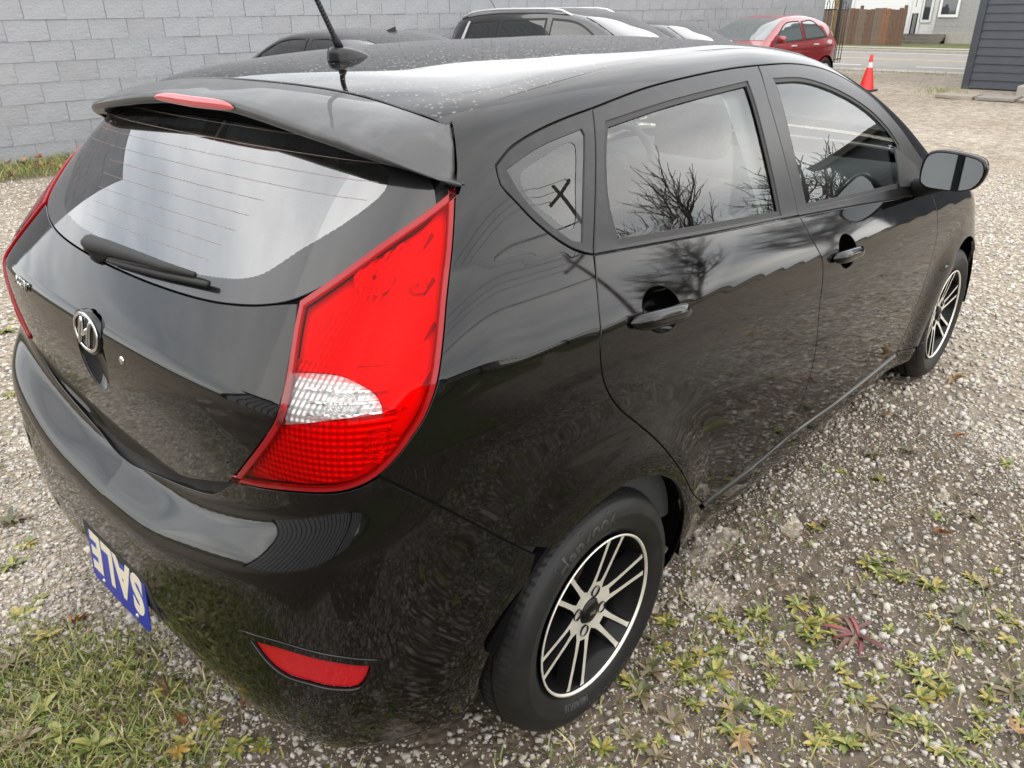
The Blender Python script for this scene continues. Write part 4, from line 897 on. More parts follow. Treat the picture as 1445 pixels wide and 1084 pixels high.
def sheet(name, x0, x1, y0, y1, st, z, m, rel=True):
    xs = np.arange(x0, x1+st/2, st); ysv = np.arange(y0, y1+st/2, st); X, Y = np.meshgrid(xs, ysv); Z = np.full_like(X, z)
    if rel:
        edge = np.minimum.reduce([X-x0, x1-X, Y-y0, y1-Y]); Z = z+relief(X, Y)*sstep(0, .6, edge)
    nx, ny = len(xs), len(ysv); P = np.stack([X, Y, Z], -1).reshape(-1, 3)
    f = [(j*nx+i, j*nx+i+1, (j+1)*nx+i+1, (j+1)*nx+i) for j in range(ny-1) for i in range(nx-1)]
    me = bpy.data.meshes.new(name); me.from_pydata(P.tolist(), [], f); me.polygons.foreach_set('use_smooth', [True]*len(f))
    if rel:
        c = me.color_attributes.new('cover', 'FLOAT_COLOR', 'POINT'); d = dirt(P[:, 0], P[:, 1]); g = grassy(P[:, 0], P[:, 1])
        c.data.foreach_set('color', np.stack([np.maximum(d, .22), g, d*0, d*0+1], 1).astype(np.float32).ravel())
    o = obj(name, me, None, m); return tag(o, kind='structure')
tag(sheet('gravel_lot', -5, 9, -6.5, 9, .05, 0., GRAVEL), 'pale gravel lot with weeds and bare dirt')
GR = np.array
mb = MB(); mb.add([(-120, -120, -.03), (300, -120, -.03), (300, 120, -.03), (-120, 120, -.03)], [(0, 1, 2, 3)]); o = mb.done('ground', mat('turf_ground', (.07, .085, .03), .95, noise=(.6, (.12, .10, .05), .4, .7)), None); tag(o, kind='structure')
mb = MB(); mb.add([(8.9, -30, -.006), (21.2, -30, -.006), (21.0, 9, -.006), (8.9, 9, -.006)], [(0, 1, 2, 3)]); mb.add([(-14, -30, -.007), (8.95, -30, -.007), (8.95, 9.2, -.007), (-14, 9.2, -.007)], [(0, 1, 2, 3)])
tag(mb.done('gravel_yard', GRAVELF), 'far pale gravel running to the road', kind='structure')
# --- loose stones
def stones(name, n, sampler, smin, smax, sub, seed):
    rg = np.random.default_rng(seed); x, y = sampler(rg, n); d = dirt(x, y); keep = rg.random(len(x)) > np.clip(d*.85-.15, 0, .75); x, y, d = x[keep], y[keep], d[keep]; n = len(x)
    if sub:                                             # eight-sided chips
        bv = np.array([(1, 0, 0), (-1, 0, 0), (0, 1, 0), (0, -1, 0), (0, 0, 1), (0, 0, -1.)]); bf = np.array([(0, 2, 4), (2, 1, 4), (1, 3, 4), (3, 0, 4), (2, 0, 5), (1, 2, 5), (3, 1, 5), (0, 3, 5)])
    else:
        bv = np.array([(x_, y_, z_) for z_ in (-.75, .75) for y_ in (-.75, .75) for x_ in (-.75, .75)]); bf = np.array([(0, 2, 3, 1), (4, 5, 7, 6), (0, 1, 5, 4), (2, 6, 7, 3), (0, 4, 6, 2), (1, 3, 7, 5)])
    nv, nf = len(bv), len(bf)
    r = smin+(smax-smin)*rg.random(n)**2.6
    sc = np.stack([r*(.8+.6*rg.random(n)), r*(.7+.4*rg.random(n)), r*(.45+.35*rg.random(n))], 1)
    v = (bv[None]+rg.uniform(-.38, .38, (n, nv, 3)))*sc[:, None]
    a = rg.random(n)*6.283; tl = rg.normal(0, .35, n)
    c_, s_ = np.cos(tl)[:, None], np.sin(tl)[:, None]; v = np.stack([v[..., 0]*c_-v[..., 2]*s_, v[..., 1], v[..., 0]*s_+v[..., 2]*c_], -1)
    c_, s_ = np.cos(a)[:, None], np.sin(a)[:, None]; v = np.stack([v[..., 0]*c_-v[..., 1]*s_, v[..., 0]*s_+v[..., 1]*c_, v[..., 2]], -1)
    v += np.stack([x, y, relief(x, y)+sc[:, 2]*.35], 1)[:, None]
    f = (bf[None]+(np.arange(n)*nv)[:, None, None]).reshape(-1, bf.shape[1])
    me = bpy.data.meshes.new(name); me.vertices.add(n*nv); me.vertices.foreach_set('co', v.astype(np.float32).ravel()); k = bf.shape[1]
    me.loops.add(len(f)*k); me.loops.foreach_set('vertex_index', f.ravel().astype(np.int32)); me.polygons.add(len(f)); me.polygons.foreach_set('loop_start', np.arange(0, len(f)*k, k, dtype=np.int32)); me.update(calc_edges=True)
    u = rg.random(n); br = np.where(u < .70, .44+.18*rg.random(n), np.where(u < .86, .28+.14*rg.random(n), .58+.09*rg.random(n))); warm = rg.normal(0, .035, n)
    br = br*(1-.15*d)*.82
    col = np.stack([br*(1.05+warm), br*(.96+warm*.4), br*(.84-warm*.8), br*0+1], 1); col = np.repeat(col, nv, 0)
    c = me.color_attributes.new('col', 'FLOAT_COLOR', 'POINT'); c.data.foreach_set('color', col.astype(np.float32).ravel())
    o = obj(name, me, None, STONE); return tag(o, 'loose pale limestone chips scattered over the lot', 'gravel', kind='stuff')
STONE = mat('limestone_chip', (.35, .33, .3), .85, build=lambda t, b, c: vcol(t, b))
def wedge(r0, r1, a0, a1, pw):
    def f(rg, n):
        r = (r0**pw+(r1**pw-r0**pw)*rg.random(n))**(1/pw); a = np.radians(a0+(a1-a0)*rg.random(n)); x, y = -1.142+r*np.sin(a), -1.629+r*np.cos(a)
        k = ~((np.abs(y) < .62) & (x > -.35) & (x < 3)) ; return x[k], y[k]
    return f
stones('gravel_stones', 64000, wedge(.5, 3.4, -15, 112, 1.5), .0038, .0115, True, 1)
stones('gravel_stones', 130000, wedge(.5, 3.6, -15, 112, 1.6), .0022, .0060, True, 7)
stones('gravel_stones', 16000, wedge(.5, 3.4, -15, 112, 1.5), .005, .0125, False, 4)
stones('gravel_stones', 56000, wedge(3.3, 9.5, -2, 96, 1.4), .007, .0145, False, 2)
stones('gravel_stones', 14000, lambda rg, n: (rg.uniform(-1.3, 4.5, n), rg.uniform(-4.2, -1.2, n)), .005, .013, False, 3)
# --- grass and weeds
def leafcol(t, b, tcn):
    vcol(t, b); b.inputs['Subsurface Weight'].default_value = 0
    b.inputs['Transmission Weight'].default_value = 0
GRASS = mat('grass_blade', (.08, .11, .03), .6, build=leafcol)
def blades(name, label, n, sampler, hmin, hmax, seed, dens, straw=False):
    rg = np.random.default_rng(seed); x, y = sampler(rg, n); k = rg.random(len(x)) < dens(x, y); x, y = x[k], y[k]; n = len(x)
    h = hmin+(hmax-hmin)*rg.random(n)**1.5; a = rg.random(n)*6.283; b = a+rg.normal(0, 1.2, n); le = (.015+.05*rg.random(n)) if straw else h*(.3+.9*rg.random(n)); w = .0016+.0016*rg.random(n); z = relief(x, y)-.002
    ox, oy = np.cos(a)*w, np.sin(a)*w
    def lvl(f, k): return np.stack([x+np.cos(b)*le*f**1.6, y+np.sin(b)*le*f**1.6, z+h*f*(1-.25*f)], 1), k
    rows = []
    for f, k in ((0, 1.), (.4, .9), (.75, .6)):
        p, _ = lvl(f, k); o_ = np.stack([ox*k, oy*k, 0*ox], 1); rows += [p-o_, p+o_]
    rows.append(lvl(1., 0)[0]); v = np.stack(rows, 1)
    bf = [(0, 1, 3), (0, 3, 2), (2, 3, 5), (2, 5, 4), (4, 5, 6)]; f = (np.array(bf)[None]+(np.arange(n)*7)[:, None, None]).reshape(-1, 3)
    me = bpy.data.meshes.new(name); me.vertices.add(n*7); me.vertices.foreach_set('co', v.astype(np.float32).ravel()); me.loops.add(len(f)*3); me.loops.foreach_set('vertex_index', f.ravel().astype(np.int32)); me.polygons.add(len(f)); me.polygons.foreach_set('loop_start', np.arange(0, len(f)*3, 3, dtype=np.int32)); me.update(calc_edges=True)
    u = rg.random(n)[:, None]; c1 = np.array([.14, .21, .04]); c2 = np.array([.31, .31, .085]); c3 = np.array([.44, .37, .19])
    col = np.where(u < .5, c1+(c2-c1)*u*1.2, np.where(u < .8, c2, c3))*(.57+.38*rg.random((n, 1))); col = np.repeat(np.concatenate([np.array([.24, .175, .10])*(.45+.9*rg.random((n, 1))) if straw else col, np.ones((n, 1))], 1), 7, 0)
    c = me.color_attributes.new('col', 'FLOAT_COLOR', 'POINT'); c.data.foreach_set('color', col.astype(np.float32).ravel())
    return tag(obj(name, me, None, GRASS), label, 'grass', kind='stuff')
blades('dry_straw', 'dry straw and dead stems littering the bare soil', 14000, lambda rg, n: (rg.uniform(-1.3, 2.2, n), rg.uniform(-2.6, 1.2, n)), .004, .02, 71, lambda x, y: np.clip(dirt(x, y)-.15, 0.02, 1)*~((np.abs(y) < .75) & (x > -.5)), straw=True)
blades('grass', 'short yellowing grass behind the black hatchback', 60000, lambda rg, n: (rg.uniform(-1.6, 1.6, n), rg.uniform(-3.2, 3.2, n)), .015, .06, 5, lambda x, y: np.clip(grassy(x, y)*1.1-.12, 0.012, 1)*~((np.abs(y) < .75) & (x > -.5)))
blades('grass', 'thick yellow green grass under the edge of the rear bumper', 46000, lambda rg, n: (rg.uniform(-1.4, -.5, n), rg.uniform(-.9, .9, n)), .012, .055, 15, lambda x, y: np.clip(grassy(x, y)*1.15-.1, 0, 1)*(.4+.6*vnoise(x, y, 9, 50)))
blades('grass', 'taller green grass along the foot of the block wall', 20000, lambda rg, n: (lambda x: (x, wall_y(x)-.05-rg.random(n)**1.4*1.3))(rg.uniform(-1, 7, n)), .05, .16, 6, lambda x, y: np.clip(grassy(x, y), 0, 1))
def leaf_strip(v, f, col, p, az, el0, ln, wd, cl, curl, rg, fold=.25):
    """one elongated weed leaf; appended to lists"""
    n0 = len(v); d = np.array([math.cos(az), math.sin(az), 0]); s_ = np.array([-math.sin(az), math.cos(az), 0]); q = np.array(p, float); el = el0; K = 5
    for i in range(K+1):
        u = i/K; w = wd*(.16+.84*math.sin(math.pi*min(1, .12+u*.80))**1.1)*(1 if i < K else .12); up = np.array([0, 0, 1.])*fold*w
        v += [tuple(q-s_*w+up), tuple(q), tuple(q+s_*w+up)]; cc = cl*.76*(1+.10*rg.normal()); col += [tuple(cc*.92), tuple(cc*1.12), tuple(cc*.92)]
        q = q+(d*math.cos(el)+np.array([0, 0, math.sin(el)]))*ln/K; el -= curl/K
    for i in range(K):
        a = n0+i*3; f += [(a, a+1, a+4, a+3), (a+1, a+2, a+5, a+4)]
def weed_mesh(seed, pal, nl, lmin, lmax, wr, e0=.25, e1=.95):
    rg = np.random.default_rng(seed); v, f, c = [], [], []
    for i in range(nl):
        az = i*2.4+rg.normal(0, .3); ln = rg.uniform(lmin, lmax); k = pal[rg.integers(len(pal))]
        leaf_strip(v, f, c, (rg.normal(0, .004), rg.normal(0, .004), .002), az, rg.uniform(e0, e1), ln, ln*wr*rg.uniform(.8, 1.2), np.array(k)*rg.uniform(.8, 1.15), rg.uniform(.5, 1.4), rg)
    me = mesh('weed', v, f); a = me.color_attributes.new('col', 'FLOAT_COLOR', 'POINT'); a.data.foreach_set('color', np.concatenate([np.array(c), np.ones((len(c), 1))], 1).astype(np.float32).ravel()); me.materials.append(WEED); return me
WEED = mat('weed_leaf', (.08, .11, .03), .5, build=leafcol)
PG = [(.12, .165, .035), (.16, .20, .045), (.21, .235, .055), (.27, .26, .07)]; PY = [(.31, .28, .06), (.40, .32, .08), (.17, .20, .05)]; PB = [(.17, .13, .075), (.22, .17, .10), (.11, .12, .05)]
WM = [weed_mesh(i, (PG, PG+PY, PY, PB)[i % 4], (18, 22, 14, 28, 19, 24, 16, 20)[i], .025, (.055, .07, .05, .08, .06, .065, .045, .085)[i], (.13, .15, .17, .12, .15, .14, .18, .12)[i]) for i in range(8)]
RW = [weed_mesh(100, [(.17, .035, .045), (.22, .06, .055), (.12, .05, .04), (.15, .10, .06)], 44, .015, .07, .06, .02, .5)]
WEEDS_RIGHT = [(0.28,-1.15),(0.27,-1.08),(0.27,-1.18),(0.27,-1.28),(0.39,-1.18),(0.32,-1.28),(0.38,-1.12),(0.17,-1.12),(0.27,-0.93),(0.24,-0.97),(0.33,-0.94),(0.12,-0.87),(0.13,-0.84),(0.11,-0.9),(0.5,-0.91),(0.48,-0.95),(0.49,-1.16),(0.59,-1.13),(0.69,-1.05),(0.63,-1.1),(0.45,-1.3),(0.37,-1.37),(0.98,-1.17),(1.02,-1.16),(1.0,-1.14),(1.14,-1.4),(1.13,-1.43),(0.93,-1.53),(0.73,-1.54),(0.61,-1.54),(0.56,-1.56),(0.67,-1.44),(0.8,-1.46),(0.7,-1.37),(0.76,-1.28),(0.64,-1.35),(1.02,-1.53),(0.65,-1.62),(1.12,-0.94),(1.08,-0.93),(1.49,-1.3),(1.94,-1.3),(1.02,-1.31),(0.64,-1.4),(0.03,-1.01),(-0.0,-0.95),(-0.08,-0.92),(0.57,-0.97),(0.49,-1.04),(0.9,-1.39),(0.38,-0.81),(0.3,-0.82),(0.45,-1.09),(0.53,-1.25),(0.95,-1.4),(0.31,-1.0),(0.64,-1.18)]
WEEDS_BEHIND = [(-0.91,0.39),(-0.92,0.16),(-0.98,0.1),(-0.83,0.17),(-0.91,0.05),(-0.83,0.58),(-0.81,0.43),(-0.77,0.84),(-0.7,0.92),(-0.69,1.08),(-0.77,0.6),(-0.87,-0.05),(-0.78,-0.09),(-0.73,-0.2),(-0.66,-0.19),(-0.68,-0.02),(-0.72,0.14),(-0.66,-0.29),(-0.01,3.23),(-0.36,2.16),(-0.11,3.02)]
WK = ['deep green', 'mixed green and yellow', 'yellow', 'brownish green']
def where(x, y):
    if x < -.45: return 'in the grass behind the rear bumper'
    r = math.hypot(x+1.142, y+1.629)
    if abs(y) > 2.2 and y > 0: return 'on the gravel left of the hatchback'
    if math.hypot(x, y+.85) < .55: return 'close beside the rear tyre'
    if x < .15: return 'on bare soil below the rear tyre'
    if x < .6: return 'on bare soil right of the rear tyre'
    if x < 1.3: return 'in the gravel below the rear door'
    if x < 3: return 'in the gravel below the front door'
    return 'in the far gravel ahead of the hatchback'
def put_weed(me, x, y, s_, label, group, name='weed'):
    if group:
        k = WM.index(me) % 4; sz = 'tiny' if s_ < .45 else 'small' if s_ < .62 else 'middling' if s_ < .75 else 'large'; w_ = where(x, y)
        label = '%s %s leafy weed %s' % (sz, WK[k], w_); group = '%s %s weeds %s' % (sz, WK[k], w_)
    o = obj(name, me, None); o.location = (x, y, float(relief(np.array([x]), np.array([y]))[0])); o.rotation_euler = (random.uniform(-.15, .15), random.uniform(-.15, .15), random.uniform(0, 6.28)); o.scale = (s_,)*3
    return tag(o, label, 'weed', group)
for x, y in WEEDS_RIGHT:
    put_weed(WM[random.randrange(8)], x, y, random.uniform(.5, .85), 'yellow green leafy weed rosette growing in the gravel right of the hatchback', 'weeds in the gravel beside the car')
    if random.random() < .5:
        x, y = x+random.uniform(-.09, .09), y+random.uniform(-.09, .09); put_weed(WM[random.randrange(8)], x, y, random.uniform(.5, .8), 'yellow green leafy weed rosette growing in the gravel right of the hatchback', 'weeds in the gravel beside the car')
for x, y in WEEDS_BEHIND:
    put_weed(WM[random.randrange(8)], x, y, random.uniform(.7, 1.15), 'green leafy weed in the thin grass behind the rear bumper', 'weeds behind the rear bumper')
put_weed(RW[0], 0.68, -1.22, 1.45, 'single crimson red weed on the gravel right of the rear wheel', None, 'red_weed')
rg = np.random.default_rng(19); cnt = 0
while cnt < 45:                                   # more weeds in loose clumps on the bare soil right of the rear wheel
    cx_, cy_ = rg.uniform(-.35, 1.1), rg.uniform(-2.1, -1.05)
    for k in range(int(rg.integers(2, 6))):
        cnt += 1; put_weed(WM[int(rg.integers(8))], cx_+rg.normal(0, .06), cy_+rg.normal(0, .06), rg.uniform(.4, .8), 'yellow green leafy weed rosette growing in the gravel right of the hatchback', 'weeds in the gravel beside the car')
rg = np.random.default_rng(9); cnt = 0
while cnt < 120:
    r = 1.0+6*rg.random()**1.3; a = math.radians(rg.uniform(-5, 108)); x, y = -1.142+r*math.sin(a), -1.629+r*math.cos(a)
    if (abs(y) < .8 and -.55 < x < 3) or rg.random() > float(dirt(np.array([x]), np.array([y]))[0])*1.0+.10: continue
    cnt += 1; put_weed(WM[int(rg.integers(8))], x, y, rg.uniform(.3, .65), 'tiny low weed sprouting between the stones of the lot', 'tiny weeds among the stones')
# --- fallen leaves
def leaf_mesh(seed, colr):
    rg = np.random.default_rng(seed); tips = [(-2.3, .55), (-1.55, .85), (-.75, .95), (0, 1.15), (.75, .95), (1.55, .85), (2.3, .55)]; P = [(0, -.25)]
    for i, (a, r) in enumerate(tips):
        P += [(math.sin(a-.2)*r*.62, math.cos(a-.2)*r*.62), (math.sin(a)*r, math.cos(a)*r), (math.sin(a+.2)*r*.62, math.cos(a+.2)*r*.62)]
        if i < 6: P.append((math.sin(a+.38)*.36, math.cos(a+.38)*.36))
    P = np.array(P)*.036*(1+.1*rg.normal(size=(len(P), 1))); z = .012*np.sin(P[:, 0]*70+seed)+.010*np.abs(P[:, 0])/.03+.006*rg.random(len(P))
    v = [(0, 0, .002)]+[(a, b, c) for (a, b), c in zip(P, z)]; n = len(P); f = [(0, 1+i, 1+(i+1) % n) for i in range(n)]
    v += [(-.0012, -.004, .003), (.0012, -.004, .003), (.003, -.05, .007)]; f.append((n+1, n+2, n+3))
    me = mesh('fallen_leaf', v, f, False); me.materials.append(colr); return me
LC = [mat('dry_leaf_'+n_, c_, .75, noise=(60, c2_, .4, .7)) for n_, c_, c2_ in (('tan', (.42, .27, .14), (.30, .18, .09)), ('orange', (.42, .16, .05), (.28, .11, .04)), ('pale', (.52, .38, .22), (.40, .27, .15)), ('yellow', (.45, .30, .07), (.36, .22, .05)), ('brown', (.20, .11, .06), (.13, .07, .04)))]
LM = [leaf_mesh(i, LC[i % 5]) for i in range(10)]
LN = ['dry tan', 'orange', 'pale tan', 'yellow', 'brown']
def put_leaf(x, y, i, s_, where, group, z=None):
    o = obj('fallen_leaf', LM[i], None); o.location = (x, y, (float(relief(np.array([x]), np.array([y]))[0]) if z is None else z)+.012); o.rotation_euler = (random.uniform(-.5, .5), random.uniform(-.5, .5), random.uniform(0, 6.28)); o.scale = (s_,)*3
    return tag(o, '%s fallen maple leaf %s' % (LN[i % 5], where), 'leaf', '%s leaves %s' % (LN[i % 5], group))
for x, y, i, s_, w in ((0.15, -1.15, 2, 1.1, 'near the bottom edge, right of the rear wheel'), (2.56, -0.95, 2, 1.5, 'on the gravel just below the front wheel'), (2.01, -0.83, 7, 1.0, 'on the gravel below the front door, near the sill'), (1.31, -1.25, 1, 1.1, 'lying alone on the gravel at the right, midway down'), (2.03, -1.11, 1, 0.8, 'on the gravel at the right, behind the front wheel'), (0.61, -1.62, 0, 1.2, 'at the lower right corner of the photo'), (0.21, -0.86, 6, 0.6, 'beside the rear tyre among weeds'), (-0.57, -0.19, 5, 1.1, 'on the grass below the rear reflector'), (-0.68, -0.02, 4, 1.2, 'on the grass under the bumper'), (-0.75, -0.21, 8, 0.9, 'at the bottom edge, in grass behind the bumper'), (-0.7, -0.12, 6, 0.8, 'on the grass behind the bumper, near its middle'), (-0.74, 0.42, 6, 1.2, 'on the gravel left of the number plate')):
    o = put_leaf(x, y, i, s_, w, 'lying singly'); 
    del o['group']
for k in range(34):
    x = random.uniform(.6, 2.3); put_leaf(x, wall_y(x)-random.uniform(.15, 1.3), random.randrange(10), random.uniform(1., 1.7), 'in the grass at the foot of the block wall', 'at the foot of the wall', .06)
for k in range(40):
    x = random.uniform(-1.4, 4.5); y = random.uniform(-4.5, 4)
    if abs(y) < 1.0 and x > -.8: continue
    put_leaf(x, y, random.randrange(10), random.uniform(.6, 1.1), 'lying on the open gravel', 'on the open gravel')
# ------------------------------------------------------------------ painted block wall
def block_build(t, b, tcn):
    n = t.nodes.new('ShaderNodeTexNoise'); n.inputs['Scale'].default_value = 35; n.inputs['Detail'].default_value = 6; t.links.new(tcn.outputs['Object'], n.inputs['Vector'])
    n2 = t.nodes.new('ShaderNodeTexNoise'); n2.inputs['Scale'].default_value = 4; n2.inputs['Detail'].default_value = 4; t.links.new(tcn.outputs['Object'], n2.inputs['Vector'])
    a = t.nodes.new('ShaderNodeMath'); a.operation = 'MULTIPLY_ADD'; a.inputs[1].default_value = 3.; t.links.new(n2.outputs[0], a.inputs[0]); t.links.new(n.outputs[0], a.inputs[2])
    k = t.nodes.new('ShaderNodeBump'); k.inputs['Strength'].default_value = .45; k.inputs['Distance'].default_value = .012; t.links.new(a.outputs[0], k.inputs['Height']); t.links.new(k.outputs[0], b.inputs['Normal'])
WALLP = mat('grey_wall_paint', (.33, .34, .36), .6, noise=(1.6, (.38, .39, .41), .35, .7), build=block_build)
WALLV = [WALLP, mat('grey_wall_paint_worn', (.315, .325, .34), .65, noise=(1.3, (.37, .375, .39), .3, .7), build=block_build), mat('grey_wall_paint_pale', (.35, .36, .375), .6, noise=(2.2, (.385, .395, .41), .35, .7), build=block_build)]
WALLM = mat('painted_mortar', (.33, .34, .36), .7)
wang = math.atan(-.06); wall = root('block_wall', 'long wall of grey painted concrete blocks behind the parked cars', 'wall', (-1.9, wall_y(-1.9), 0), wang)
BL, BH = .43, .213; WL = 22.7
mb = MB(); mb.box((0, -.006, -.05), (WL, .25, 4.3)); mb.done('wall_core', WALLM, wall)
def block_me(w, k):
    rg_ = random.Random(k); bm = bmesh.new(); bmesh.ops.create_cube(bm, size=1.)
    for v in bm.verts:
        v.co = Vector((v.co.x*(w-.0018), v.co.y*.06, v.co.z*(BH-.0022)))
        if v.co.y < 0: v.co.y += rg_.uniform(-.003, .003); v.co.z += rg_.uniform(-.003, .003); v.co.x += rg_.uniform(-.003, .003)
    bmesh.ops.bevel(bm, geom=[e for e in bm.edges if e.verts[0].co.y < -.02 and e.verts[1].co.y < -.02], offset=.0028, segments=2, affect='EDGES')
    me = bpy.data.meshes.new('block'); bm.to_mesh(me); bm.free(); me.polygons.foreach_set('use_smooth', [False]*len(me.polygons)); me.materials.append(WALLV[(0, 0, 1, 0, 2, 0, 1, 0)[k]]); return me
BM = [block_me(BL, i) for i in range(8)]; rest = MB(); nb = 0
for r in range(20):
    for c in range(int(WL/BL)+1):
        x = c*BL+(BL/2 if r % 2 else 0)+BL/2; z = r*BH+BH/2-.02
        if x > WL-.2: continue
        px = -1.9+x
        me = BM[(r*5+c*3+r*c) % 8]; dy_ = random.uniform(-.004, .003)
        if r < 9 and 1.0 < px < 15 and nb < 296:
            nb += 1; o = obj('block', me, wall); o.location = (x, dy_+.018, z); o.rotation_euler = (random.uniform(-.012, .012), 0, random.uniform(-.006, .006))
        else:
            rest.add([v.co+Vector((x, dy_+.018, z)) for v in me.vertices], [tuple(p.vertices) for p in me.polygons])
tag(rest.done('block_courses', WALLP, wall), kind='stuff')
# ------------------------------------------------------------------ road and far side
ASPH = mat('asphalt', (.20, .185, .17), .9, noise=(3, (.26, .245, .225), .35, .7), bump=(120, .3, .004)); CONC = mat('concrete', (.42, .39, .35), .85, noise=(5, (.33, .31, .28), .4, .7), bump=(60, .3, .004))
PAINTW = mat('road_paint_white', (.62, .61, .57), .8); PAINTY = mat('road_paint_yellow', (.50, .38, .13), .8); LAWN = mat('lawn', (.10, .13, .035), .95, noise=(7, (.17, .15, .06), .4, .7), bump=(70, .8, .03))
def slab(name, x0, x1, y0, y1, z0, z1, m, kind='structure', par=None): return tag(MB().box((x0, y0, z0), (x1, y1, z1)).done(name, m, par), kind=kind)
slab('road', 21.6, 30.2, -60, 60, -.10, -.02, ASPH); slab('pavement', 20.9, 21.6, -60, 60, -.1, .004, CONC); slab('kerb', 30.2, 30.5, -60, 60, -.1, .06, CONC); slab('pavement', 31.2, 32.0, -60, 60, -.1, .07, CONC); slab('lawn', 30.5, 31.2, -60, 60, -.1, .055, LAWN); slab('lawn', 32.0, 60, -60, 60, -.1, .08, LAWN)
for k in range(14): slab('lane_marking', 23.15, 23.28, -20+k*3.4, -18.1+k*3.4, -.02, -.016, PAINTW)
slab('lane_marking', 26.2, 26.36, -60, 60, -.02, -.016, PAINTY); slab('lane_marking', 29.6, 29.7, -60, 60, -.02, -.016, PAINTW)
slab('lawn', -14, .9, -13, -2.75, -.02, .006, LAWN)
slab('lawn', .9, 9, -13, -4.6, -.02, .005, LAWN)
# wooden privacy fence over the road: single boards
WOODS = [mat('fence_wood_%s' % n_, c_, .85, noise=(6, c2_, .35, .7)) for n_, c_, c2_ in (('brown', (.16, .095, .06), (.10, .06, .04)), ('grey', (.19, .14, .105), (.12, .085, .065)), ('red', (.24, .12, .065), (.17, .085, .05)))]
wf = root('wooden_fence', 'weathered brown board fence across the road', 'fence', (33.0, 9.42, .06))
bme = [mesh('fence_board', *(lambda m_: (m_.v, m_.f))(MB().box((-.012, -.073, 0), (.012, .0735, 1.30))), False) for _ in WOODS]
for me_, m_ in zip(bme, WOODS): me_.materials.append(m_)
for k in range(34):
    o = obj('fence_board', bme[random.choice((0, 0, 1, 1, 2))], wf); o.location = (random.uniform(-.01, .01), k*.152, random.uniform(-.03, .03))
for k in range(4): MB().box((.02, -.05, 0), (.12, .05, 1.42)).done('fence_post', WOODS[0], wf, loc=(0, .02+k*1.65, 0))
for z in (.25, .7, 1.1): MB().box((.013, -.07, z), (.05, 5.1, z+.09)).done('fence_rail', WOODS[1], wf)
# white clapboard house
WHITE = mat('white_siding', (.80, .80, .78), .6); TRIM = mat('white_trim', (.78, .78, .76), .5); WIN = mat('house_window_glass', (.05, .06, .065), .05, coat=1.); ROOFT = mat('roof_shingle', (.10, .095, .09), .9, noise=(20, (.15, .14, .13), .4, .7))
def sided_house(name, label, x, y0, y1, h, step, m, openings, base=0., proud=.02):
    hs_ = root(name, label, 'house', (x, y0, .08)); w = y1-y0
    MB().box((.02, 0, 0), (8, w, h)).done('wall', m, hs_)
    if base: MB().box((-.03, -.01, -.1), (.03, w+.01, base)).done('foundation', CONC, hs_)
    n = int((h-base)/step); me = mesh('siding_board', *(lambda q: (q.v, q.f))(MB().add([(0, 0, 0), (0, w, 0), (proud*.25, w, step), (proud*.25, 0, step), (proud, 0, 0), (proud, w, 0)], [(0, 3, 2, 1), (0, 1, 5, 4)])), False); me.materials.append(m)
    for k in range(n): o = obj('siding_board', me, hs_); o.location = (0-proud*.3, 0, base+k*step)
    g_ = MB(); g_.add([(-.4, -.4, h), (-.4, w+.4, h), (8.4, w+.4, h), (8.4, -.4, h), (4, -.4, h+2.6), (4, w+.4, h+2.6)], [(0, 1, 5, 4), (2, 3, 4, 5), (0, 4, 3), (1, 2, 5), (3, 2, 1, 0)]); g_.done('roof', ROOFT, hs_)
    for kind, a, b, z0, z1 in openings:
        fr = MB()
        for q in ((a-.09, b+.09, z1, z1+.1), (a-.09, b+.09, z0-.1, z0), (a-.09, a, z0, z1), (b, b+.09, z0, z1)): fr.box((-.06, q[0], q[2]), (.02, q[1], q[3]))
        if kind == 'window': fr.box((-.045, a, (z0+z1)/2-.025), (.0, b, (z0+z1)/2+.025))
        f_ = fr.done(kind, TRIM, hs_)
        if kind == 'window': MB().box((-.025, a, z0), (.01, b, z1)).done('pane', WIN, f_)
        else:
            MB().box((-.03, a, z0), (.01, b, z1)).done('door_leaf', TRIM, f_); MB().box((-.036, a+.15, z0+.9), (-.02, b-.15, z1-.12)).done('pane', WIN, f_)
    return hs_
hw = sided_house('white_house', 'white clapboard house across the road, right of the board fence', 36., 9.12, 18.0, 4.6, .13, WHITE, [('door', .72, 1.05, .42, 2.5), ('window', .30, .56, .85, 2.4), ('window', 3.5, 4.0, 1.28, 2.9)], .30, .04)
GB = mat('grey_brick_face', (.36, .35, .335), .85, noise=(8, (.30, .29, .28), .4, .7), bump=(20, .4, .01))
hb = sided_house('grey_house', 'pale grey faced house at the right, beyond the road', 35.6, -4.0, 9.06, 4.4, .2, GB, [('window', 12.35, 12.9, 1.05, 2.5), ('window', 8.2, 9.3, 1.3, 3.0)], .42, .02)
st = root('porch_steps', 'low weathered concrete steps before the white house door', 'steps', (34.9, 8.55, .06))
for k in range(3): MB().box((-.1+k*.3, 0, 0), (.69, 1.75, .12*(k+1))).done('step', mat('old_step', (.20, .18, .155), .9, noise=(6, (.13, .12, .10), .4, .7)) if k == 0 else bpy.data.materials['old_step'], st)
IRON = mat('black_iron', (.012, .012, .013), .45)
rl = root('stair_railing', 'thin dark iron railing on the porch steps', 'railing', (34.95, 9.75, .42)); MB().tube([(0, 0, 0), (0, 0, .75), (.6, 0, .75), (.6, 0, 0)], .025, 6).done('hand_rail', IRON, rl)
for k in range(5): MB().tube([(.1+k*.1, 0, .0), (.1+k*.1, 0, .75)], .012, 5).done('baluster', IRON, rl)
